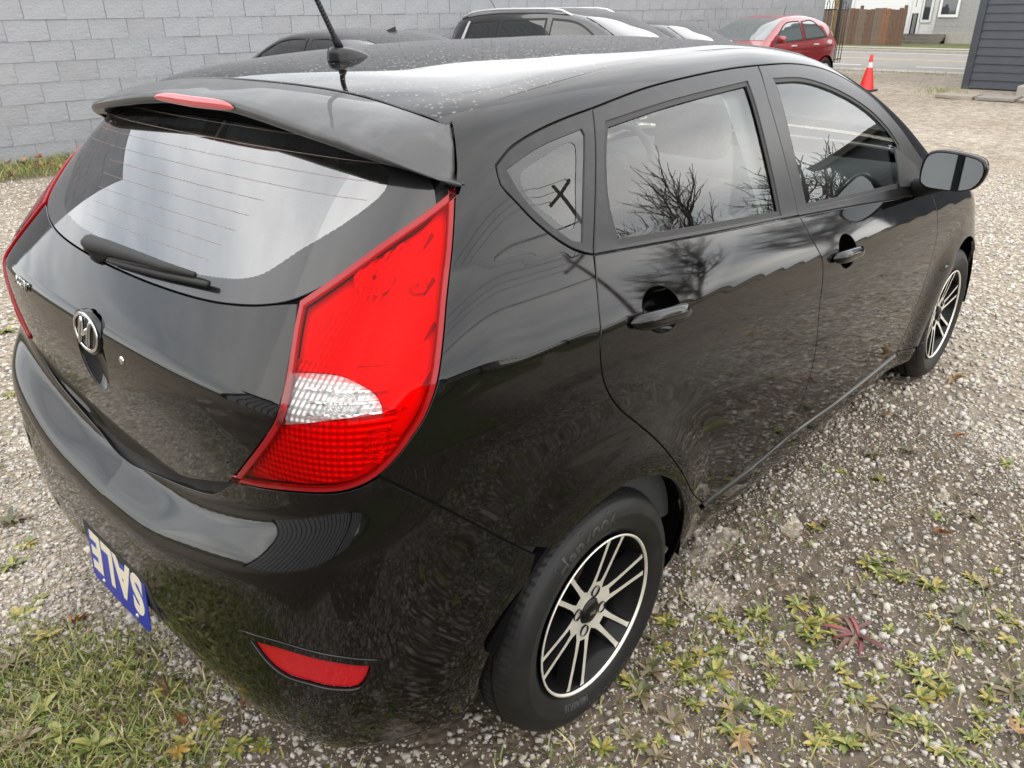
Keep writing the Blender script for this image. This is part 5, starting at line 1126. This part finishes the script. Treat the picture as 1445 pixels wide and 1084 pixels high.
# ------------------------------------------------------------------ dark sided building at the right
SLATE = mat('slate_blue_siding', (.045, .052, .064), .5, noise=(2.5, (.058, .066, .08), .35, .7))
db = root('sided_building', 'dark slate blue plank sided building at the right edge', 'building', (17.27, 2.96, 0))
MB().box((.03, -9, 0), (6, -.02, 3.6)).done('wall', SLATE, db)
me = mesh('siding_board', *(lambda q: (q.v, q.f))(MB().add([(0, -9, 0), (0, -.1, 0), (.02, -.1, .148), (.02, -9, .148), (.03, -.1, 0), (.03, -9, 0)], [(0, 1, 2, 3), (0, 5, 4, 1)])), False); me.materials.append(SLATE)
for k in range(24): o = obj('siding_board', me, db); o.location = (random.uniform(-.003, .002), 0, .02+k*.15)
MB().box((-.035, -.11, 0), (.03, .02, 3.6)).done('corner_board', SLATE, db); MB().box((-.3, -9.2, 3.6), (6.2, .2, 3.8)).done('roof', ROOFT, db)
PAV = [mat('paver_'+n_, c_, .9, noise=(9, c2_, .4, .7), bump=(50, .3, .005)) for n_, c_, c2_ in (('tan', (.34, .30, .25), (.27, .24, .20)), ('grey', (.30, .28, .25), (.24, .22, .2)))]
pp = root('stepping_stones', 'row of flat concrete pavers in front of the dark building', 'pavers', (15.15, 2.55, 0))
for k in range(7): MB().box((-.36, -.30, 0), (.36, .30, .05), None, .012).done('paver', PAV[k % 2], pp, loc=(.38*(k == -1)+.35, -k*.66, 0), rot=(0, 0, random.uniform(-.05, .05)))
cs = MB().box((16.0, -.4, 0), (16.9, 1.75, .20)).done('concrete_step', CONC, None, bevel=.02); tag(cs, 'thick concrete doorstep against the dark building', 'step')
blades('grass', 'tuft of grass at the corner of the dark building', 2500, lambda rg, n: (rg.uniform(14.6, 17.2, n), rg.uniform(2.3, 3.9, n)), .05, .16, 61, lambda x, y: np.exp(-((x-16.4)/.7)**2-((y-3.1)/.3)**2))
blades('grass', 'thin grass verge between the gravel and the pavement', 4000, lambda rg, n: (rg.uniform(20.2, 20.95, n), rg.uniform(-2, 9, n)), .03, .12, 62, lambda x, y: vnoise(x, y, .9, 5)*.9)
# ------------------------------------------------------------------ traffic cone
CONE = mat('cone_orange', (.85, .035, .03), .45, noise=(7, (.70, .05, .035), .55, .8)); REFL = mat('cone_band', (.72, .70, .70), .4)
cn = root('traffic_cone', 'red orange traffic cone with white band on the gravel', 'cone', (15.7, 4.29, 0)); cn.scale = (.92, .92, .93)
MB().lathe([(.155, .03), (.06, .46)], 28).done('cone_body', CONE, cn, True); MB().lathe([(.0605, .46), (.0435, .565)], 28).done('reflective_band', REFL, cn, True); MB().lathe([(.0435, .565), (.028, .70), (.024, .71), (.015, .71)], 28).done('cone_tip', CONE, cn, True)
MB().box((-.19, -.19, 0), (.19, .19, .032)).done('base', RUBBER, cn, bevel=.012)
# ------------------------------------------------------------------ iron fences
PM = mesh('picket', *(lambda q: (q.v, q.f))(MB().tube([(0, 0, .08), (0, 0, 1.55)], .011, 6)), True); PM.materials.append(IRON)
HM = mesh('hoop', *(lambda q: (q.v, q.f))(MB().tube([(.06*math.cos(a)+.06, 0, 1.55+.075*math.sin(a)) for a in np.linspace(math.pi, 0, 9)], .011, 6)), True); HM.materials.append(IRON)
def iron_fence(label, p0, p1, z=0., sp=.12, h=1.):
    d = Vector(p1)-Vector(p0); n = int(d.length/sp); r = root('iron_fence', label, 'fence', (p0[0], p0[1], z), math.atan2(d.y, d.x)); r.scale = (1, 1, h)
    for k in range(n+1):
        o = obj('picket', PM, r); o.location = (k*sp, 0, 0)
        if k % 2 == 0 and k < n: o = obj('hoop', HM, r); o.location = (k*sp, 0, 0)
    for zz in (.16, 1.40): MB().box((-.02, -.012, zz), (d.length+.02, .012, zz+.03)).done('rail', IRON, r)
    for k in range(0, n+1, 20): MB().box((k*sp-.03, -.03, -.05), (k*sp+.03, .03, 1.66)).done('post', IRON, r)
    return r
iron_fence('short black hoop topped iron fence between the wall and the gate', (20.9, 7.62), (22.3, 7.45), 0, .14, 1.0)
gt = root('iron_gate', 'open black iron gate standing edge on beside the yellow post', 'gate', (21.35, 7.30, 0), math.radians(19.5))
for k in range(9): o = obj('picket', PM, gt); o.location = (k*.13, 0, 0); o.scale = (1.3, 1.3, 1.12)
for zz in (.12, .9, 1.62): MB().box((-.02, -.015, zz), (1.08, .015, zz+.04)).done('rail', IRON, gt)
MB().box((-.06, -.04, 0), (0, .04, 1.95)).done('post', IRON, gt)
YP = mat('faded_yellow_paint', (.40, .27, .08), .7, noise=(9, (.20, .13, .06), .4, .6)); yp = tag(MB().lathe([(.055, 0), (.055, 2.6), (.03, 2.63), (.001, 2.64)], 16).done('pipe_post', YP, None, True, loc=(21.7, 7.55, 0)), 'weathered yellow pipe post at the end of the block wall', 'post')
# ------------------------------------------------------------------ parked cars
def shell(S, L0, L1, zc=.75, n=72, m=44):
    cx = (L0+L1)/2; hx = (L1-L0)/2; th = np.linspace(0, 2*np.pi, n, endpoint=False); ph = np.linspace(-1.25, np.pi/2-.0005, m); A, B = np.meshgrid(th, ph)
    D = np.stack([hx*np.cos(A)*np.cos(B), .88*np.sin(A)*np.cos(B), .72*np.sin(B)], -1).reshape(-1, 3); O = np.array([cx, 0, zc]); lo = np.zeros(len(D)); hi = lo+2.2
    for _ in range(24):
        mm = (lo+hi)/2; i = S.F(O+D*mm[:, None]) < 0; lo = np.where(i, mm, lo); hi = np.where(i, hi, mm)
    P = O+D*lo[:, None]; return P, S.grad(P), [(j*n+i, j*n+(i+1) % n, (j+1)*n+(i+1) % n, (j+1)*n+i) for j in range(m-1) for i in range(n)]
def bg_shape(prof, tailx, nosex, W_, belt, crease, wb, green=(.40, .2)):
    t_ = tab([p[0] for p in prof], [p[1] for p in prof], .06)
    return Shape(top=t_, tail=tab([0, .3, .6, .9, 1.05, 1.6], [tailx+.12, tailx+.02, tailx, tailx+.03, tailx+.08, tailx+.25], .03), plan=tab([tailx-.1, tailx+.3, .2, 2.3, nosex-.5, nosex+.1], [W_-.16, W_-.05, W_, W_, W_-.05, W_-.22], .1),
                 crease=tab([-1.5, 4], [crease, crease-.05], .1), belt=tab([-1.5, 4], [belt+.03, belt-.03], .1), below=tab([0, .1, .3, .5, .65, .85], [0, .012, .026, .034, .05, .1], .015), nose=tab([0, .3, .6, .9, 1.2], [nosex-.1, nosex, nosex-.02, nosex-.12, nosex-.5], .04), wheels=(0, wb), green=green, k=(.14, .22, .25), topc=(.03, .015))
def parked_car(name, label, S, L0, L1, paint, wins, glass, wb, loc, rz, extras=None, cat='car'):
    r = root(name, label, cat, (*loc, 0), rz); P, Nn, f = shell(S, L0, L1)
    b = obj('body', mesh('body', P, f, True, Nn), r, paint)
    for (mode, nm, poly) in wins:
        q = [pt(x, y, z, mode, c, S) for x, y, z, c in poly]
        if mode == 'side':
            for mir in (False, True):
                w = panel(nm, q, mode, glass, r, S=S, res=.08, rim=.004, off=.006, mirror=mir)
                panel('window_seal', q, mode, RUBBER, w, S=S, res=.06, rim=.002, off=.009, holes=[shrink(spline(q, .03), .022)], mirror=mir, step=.04)
        else: panel(nm, q, mode, glass, r, S=S, res=.08, rim=.004, off=.006)
    for x in (0, wb):
        for s_ in (-1, 1):
            Mw = Matrix(((1, 0, 0, x), (0, 0, -s_, s_*.86), (0, 1, 0, .32), (0, 0, 0, 1)))
            w = MB().lathe([(.20, .02), (.23, -.01), (.29, -.005), (.32, .04), (.32, .16), (.29, .19)], 40, Mw).done('wheel', TYRE, r, True)
            MB().lathe([(.205, .0), (.2, .015), (.06, .02), (.05, .0), (.001, .0)], 40, Mw).done('rim', ALLOY, w, True)
            for k in range(5):
                a = k*2*math.pi/5; MB().tube([Mw @ Vector((.03*math.cos(a), .03*math.sin(a), .006)), Mw @ Vector((.2*math.cos(a), .2*math.sin(a), .004))], [.03, .022], 6).done('spoke', ALLOY, w, True)
            MB().lathe([(.375, -.006), (.345, -.004), (.345, .05)], 40, Mw).done('wheel_arch', DARK, r, True)
    for s_ in (-1, 1):
        x, z = extras['mirror']; y = float(S.Ys(np.array([x]), np.array([z]))[0])
        rows = [[(x+u*.055*math.cos(a), s_*(y+.02+.19*v), z+.07+.075*math.sin(a)*u) for a in np.linspace(0, 2*np.pi, 12, endpoint=False)] for v, u in ((0, .35), (.12, .8), (.4, 1.), (.8, .95), (.97, .7), (1, .1))]
        A = np.array(rows).reshape(-1, 3); me = mesh('door_mirror', A, [(i*12+j, i*12+(j+1) % 12, (i+1)*12+(j+1) % 12, (i+1)*12+j) for i in range(5) for j in range(12)]); obj('door_mirror', me, r, paint)
        for hx_ in extras['handles']:
            z = extras['hz']; y = float(S.Ys(np.array([hx_]), np.array([z]))[0]); MB().box((hx_-.09, -.012, -.014), (hx_+.09, .02, .014)).done('handle', paint if extras.get('hmat') is None else extras['hmat'], r, True, loc=(0, s_*(y+.006), z), bevel=.006)
        for nm, mm, x0, x1, z0, z1 in extras['lamps']:
            q = [pt(x0, -.8, z0, 'side', 1, S), pt(x1, -.8, z0+.02, 'side', 1, S), pt(x1, -.8, z1, 'side', 1, S), pt(x0, -.8, z1-.03, 'side', 1, S)]
            panel(nm, q, 'side', mm, r, S=S, res=.05, rim=.01, off=.006, mirror=s_ > 0)
    return r
DGLASS = mat('dark_car_window', (.010, .013, .013), .02, coat=1.); HLAMP = bpy.data.materials['headlamp_lens']
BLK2 = mat('black_car_paint', (.007, .007, .008), .2, coat=1.); MAROON = mat('dark_red_paint', (.28, .018, .022), .25, metal=.3, coat=1., noise=(2, (.40, .026, .028), .4, .7))
def side_y(z): return -.8 if z < 1.0 else -.74
sed = bg_shape([(-1.3, .9), (-.9, 1.0), (-.45, 1.10), (.1, 1.30), (.55, 1.39), (1.05, 1.42), (1.5, 1.39), (1.9, 1.24), (2.4, 1.03), (2.9, .96), (3.5, .82), (3.7, .7)], -1.0, 3.6, .87, .96, .86, 2.72)
sw = [('side', 'window', [(.28, -.72, 1.00, 1), (.98, -.75, .98, 1), (.98, -.62, 1.34, 1), (.62, -.62, 1.32, 0)]), ('side', 'window', [(1.05, -.75, .98, 1), (2.05, -.76, .95, 1), (1.75, -.66, 1.18, 0), (1.42, -.62, 1.32, 0), (1.05, -.62, 1.34, 1)]),
      ('top', 'rear_window', [(-.32, -.55, 1, 1), (.33, -.50, 1, 1), (.38, 0, 1, 0), (.33, .5, 1, 1), (-.32, .55, 1, 1), (-.42, 0, 1, 0)]), ('top', 'windscreen', [(1.62, -.52, 1, 1), (2.22, -.66, 1, 1), (2.38, 0, 1, 0), (2.22, .66, 1, 1), (1.62, .52, 1, 1), (1.66, 0, 1, 0)])]
sx_ = dict(mirror=(1.95, .95), handles=(.55, 1.4), hz=.86, lamps=[('tail_lamp', REDPL, -.92, -.62, .68, .88), ('head_lamp', HLAMP, 3.05, 3.38, .60, .74)])
c1 = parked_car('parked_car', 'black saloon with a shark fin aerial, leftmost of the cars by the wall', sed, -1.0, 3.6, BLK2, sw, DGLASS, 2.72, (4.45, 4.6), math.radians(93), sx_)
c1.scale = (1, 1, .97)
mb = MB(); A = [(.42, 0, 1.375), (.58, 0, 1.395)]; mb.add([(.44, -.015, 1.365), (.44, .015, 1.365), (.60, .015, 1.385), (.60, -.015, 1.385), (.45, 0, 1.435)], [(0, 1, 4), (1, 2, 4), (2, 3, 4), (3, 0, 4)]); mb.done('shark_fin_aerial', BLK2, c1)
c3 = parked_car('parked_car', 'dark car mostly hidden behind the sport utility, its windscreen just showing', sed, -1.0, 3.6, BLK2, sw, DGLASS, 2.72, (10.6, 7.1), math.radians(-88), sx_)
c3.scale = (1, 1, .95)
suv = bg_shape([(-1.3, 1.2), (-.85, 1.46), (-.45, 1.585), (.3, 1.635), (1.0, 1.635), (1.5, 1.57), (2.0, 1.37), (2.45, 1.13), (2.9, 1.04), (3.4, .93), (3.6, .8)], -.93, 3.55, .90, 1.08, .95, 2.70, (.30, .15))
SUVP = mat('charcoal_car_paint', (.012, .012, .013), .2, coat=1.)
sw2 = [('side', 'window', [(-.40, -.76, 1.14, 1), (.18, -.78, 1.11, 1), (.18, -.68, 1.50, 1), (-.30, -.68, 1.46, 1)]), ('side', 'window', [(.24, -.78, 1.11, 1), (1.0, -.78, 1.08, 1), (1.0, -.68, 1.52, 1), (.24, -.68, 1.50, 1)]), ('side', 'window', [(1.08, -.78, 1.08, 1), (2.1, -.8, 1.04, 1), (1.72, -.7, 1.33, 0), (1.45, -.68, 1.47, 0), (1.08, -.68, 1.52, 1)]),
       ('top', 'windscreen', [(1.55, -.58, 1, 1), (2.22, -.70, 1, 1), (2.42, 0, 1, 0), (2.22, .70, 1, 1), (1.55, .58, 1, 1), (1.60, 0, 1, 0)]), ('rear', 'rear_window', [(0, -.6, 1.12, 1), (0, .6, 1.12, 1), (0, .52, 1.45, 1), (0, -.52, 1.45, 1)])]
c2 = parked_car('sport_utility', 'dark charcoal sport utility with silver roof rails parked nose out by the wall', suv, -.93, 3.55, SUVP, sw2, DGLASS, 2.70, (8.3, 6.9), math.radians(-84), dict(mirror=(1.98, 1.02), handles=(.5, 1.35), hz=.98, lamps=[('tail_lamp', REDPL, -.85, -.6, .85, 1.1), ('head_lamp', HLAMP, 3.0, 3.32, .72, .88)]), cat='car')
c2.scale = (1, 1, .94)
SILV = mat('satin_silver', (.70, .70, .69), .3, metal=.25)
for s_ in (-1, 1):
    mb = MB(); xs_ = np.linspace(-.55, 1.35, 12); zz = [float(suv.Zt(np.array([x]), np.array([.60]))[0]) for x in xs_]
    mb.tube([(x, s_*.60, z+.035-.045*max(0, abs(i-5.5)-4.3)) for i, (x, z) in enumerate(zip(xs_, zz))], .017, 8); mb.done('roof_rail', SILV, c2, True)
    q = [pt(-.485, -.76, 1.13, 'side', 1, suv), pt(-.42, -.77, 1.13, 'side', 1, suv), pt(-.33, -.68, 1.47, 'side', 1, suv), pt(-.37, -.68, 1.47, 'side', 1, suv)]
    panel('chrome_strip', q, 'side', SILV, c2, S=suv, res=.03, rim=.004, off=.008, mirror=s_ > 0)
MB().tube([(-.45, .1, 1.59), (-.62, .1, 1.84)], [.006, .004], 6).done('aerial', RUBBER, c2)
red = bg_shape([(-1.2, 1.0), (-.8, 1.18), (-.3, 1.38), (.2, 1.49), (.8, 1.535), (1.2, 1.52), (1.6, 1.42), (2.1, 1.20), (2.5, 1.03), (2.9, .97), (3.3, .85), (3.5, .75)], -.75, 3.40, .85, 1.0, .88, 2.6, (.36, .2))
sw3 = [('side', 'window', [(-.12, -.72, 1.05, 1), (.82, -.76, 1.02, 1), (.82, -.64, 1.43, 1), (.35, -.62, 1.40, 0)]), ('side', 'window', [(.92, -.76, 1.02, 1), (2.05, -.78, .98, 1), (1.75, -.68, 1.22, 0), (1.42, -.64, 1.40, 0), (.92, -.64, 1.44, 1)]),
       ('top', 'windscreen', [(1.42, -.54, 1, 1), (2.28, -.68, 1, 1), (2.46, 0, 1, 0), (2.28, .68, 1, 1), (1.42, .54, 1, 1), (1.46, 0, 1, 0)]), ('rear', 'rear_window', [(0, -.5, 1.1, 1), (0, .5, 1.1, 1), (0, .45, 1.32, 1), (0, -.45, 1.32, 1)])]
SCREEN = mat('pale_windscreen', (.10, .115, .115), .03, coat=1.)
c4 = parked_car('parked_car', 'dark red hatchback facing the camera beside the block wall', red, -.75, 3.40, MAROON, sw3, SCREEN, 2.6, (15.8, 6.0), math.radians(175), dict(mirror=(2.0, 1.0), handles=(.45, 1.35), hz=.93, hmat=SILV, lamps=[('head_lamp', HLAMP, 2.95, 3.2, .68, .84), ('tail_lamp', REDPL, -.68, -.5, .8, 1.1)]))
MB().tube([(.5, 0, 1.5), (.4, 0, 1.72)], [.006, .004], 6).done('aerial', RUBBER, c4)
# ------------------------------------------------------------------ what stands behind the camera (seen in the paintwork)
iron_fence('long black hoop topped iron fence on the street side behind the camera', (-7.5, -6.2), (9.5, -6.9), 0, .125, 1.1)
BARK = mat('tree_bark', (.13, .105, .085), .9, noise=(12, (.18, .15, .125), .4, .7)); TWIG = mat('twig_bark', (.14, .115, .095), .9)
def bare_tree(label, x, y, h, seed, leafy=0.):
    rg_ = random.Random(seed); t = root('bare_tree', label, 'tree', (x, y, 0)); tr = MB(); tw = MB(); lv = MB()
    def grow(p, d, ln, r, lev):
        pts = [p]; q = p; dd = d
        for k in range(4):
            dd = (dd+Vector((rg_.gauss(0, .13), rg_.gauss(0, .13), rg_.gauss(.03, .08)))).normalized(); q = q+dd*ln/4; pts.append(q)
        (tr if lev < 2 else tw).tube(pts, [r*(1-.11*k) for k in range(5)], 7 if lev < 2 else 4, False)
        if lev >= 5: 
            if rg_.random() < leafy: lv.box(q-Vector((.06, .06, .01)), q+Vector((.06, .06, .01)), Matrix.Translation(q) @ Matrix.Rotation(rg_.random()*3, 4, 'X') @ Matrix.Translation(-q))
            return
        for k in range((3, 3, 3, 3, 2)[lev]):
            s_ = .45+.5*(k+1)/3; i = min(4, 1+k+ (lev == 0)); a = rg_.uniform(0, 6.28); o_ = Vector((math.cos(a), math.sin(a), rg_.uniform(-.1, .5))); nd_ = (dd*rg_.uniform(.7, 1.1)+o_*rg_.uniform(.5, .95)).normalized()
            grow(pts[i], nd_, ln*rg_.uniform(.58, .8), r*.58, lev+1)
        grow(q, dd, ln*.75, r*.66, lev+1)
    grow(Vector((0, 0, 0)), Vector((0, 0, 1)), h*.27, h*.015, 0)
    tr.done('trunk', BARK, t, True); tw.done('crown', TWIG, t)
    if lv.v: lv.done('foliage', LC[4], t)
    return t
bare_tree('tall bare spreading tree behind the street fence, the tallest', 19, -12.5, 11, 3)
bare_tree('smaller bare tree beyond the street fence', 25, -11, 9, 8)
bare_tree('bare tree near the far road, right of the dark building', 27, -18, 9, 15)
WIREM = mat('cable', (.01, .01, .01), .6); PO = mat('pole_wood', (.12, .09, .07), .9, noise=(8, (.17, .13, .1), .4, .7))
for x, y, w in ((-9., -10.8, 'near the rear of the lot'), (14., -11.6, 'towards the far road')):
    u = root('utility_pole', 'brown wooden utility pole with cross arm %s' % w, 'pole', (x, y, 0)); MB().tube([(0, 0, 0), (0, 0, 8.6)], [.15, .10], 12).done('pole', PO, u, True); MB().box((-.05, -1.1, 7.9), (.05, 1.1, 8.05)).done('cross_arm', PO, u)
    for k in (-1, 0, 1): MB().lathe([(.04, 8.05), (.05, 8.1), (.02, 8.2), (.001, 8.2)], 8, Matrix.Translation((0, k*.95, 0))).done('insulator', mat('insulator', (.3, .3, .3), .3) if not bpy.data.materials.get('insulator') else bpy.data.materials['insulator'], u)
for k, (dy_, z) in enumerate(((-.95, 8.2), (0, 8.2), (.95, 8.2), (.1, 6.4))):
    pts = [(-9+23*u_, -10.8-.8*u_+dy_, z-1.2*(1-(2*u_-1)**2)*.6) for u_ in np.linspace(0, 1, 20)]
    tag(MB().tube(pts, .014 if k < 3 else .03, 6).done('overhead_cable', WIREM), ('outermost upper overhead cable', 'middle upper overhead cable', 'innermost upper overhead cable', 'thick low overhead cable')[k]+' between the utility poles', 'cable')
BRK = mat('pale_render_face', (.55, .55, .54), .85, noise=(10, (.48, .48, .47), .4, .7), bump=(20, .4, .01))
sh = root('bungalow', 'low pale grey house with dark roof beyond the street fence', 'house', (2, -24, 0))
MB().box((-11, -6, 0), (11, 0, 3.2)).done('wall', BRK, sh); MB().add([(-11.4, -6.4, 3.2), (11.4, -6.4, 3.2), (11.4, .4, 3.2), (-11.4, .4, 3.2), (-11.4, -3, 5.0), (11.4, -3, 5.0)], [(0, 1, 5, 4), (2, 3, 4, 5), (0, 4, 3), (1, 2, 5), (3, 2, 1, 0)]).done('roof', ROOFT, sh)
for x in (-4, -1, 3): f_ = MB().box((x-.6, -.02, .95), (x+.6, .05, 2.4)).done('window', TRIM, sh); MB().box((x-.5, .03, 1.05), (x+.5, .06, 2.3)).done('pane', WIN, f_)
c4.scale = (.94, .94, .90)

# grey ribbed metal shed behind the lot, mirrored in the bumper
SHEDM = mat('grey_metal_cladding', (.80, .80, .81), .5, noise=(1.5, (.74, .75, .76), .4, .7))
shd = root('metal_shed', 'tall grey shed clad in upright boards behind the camera, left of the street fence', 'shed', (-7.2, -6.0, 0))
MB().box((-6, -.1, 0), (-.04, 12.1, 4.9)).done('wall', MATTE, shd)
me = mesh('cladding_board', *(lambda q: (q.v, q.f))(MB().box((-.03, 0, 0), (.0, .46, 4.9))), False); me.materials.append(SHEDM)
for k in range(21): o = obj('cladding_board', me, shd); o.location = (0, k*.565, 0)
MB().box((-6.2, -.3, 4.9), (.25, 12.3, 5.05)).done('roof', ROOFT, shd)
MB().tube([(.12, 2.2, 0), (.12, 2.2, 2.6), (.12, 4.0, 3.3), (.12, 6.4, 3.3)], .09, 8).done('drain_pipe', MATTE, shd, True)
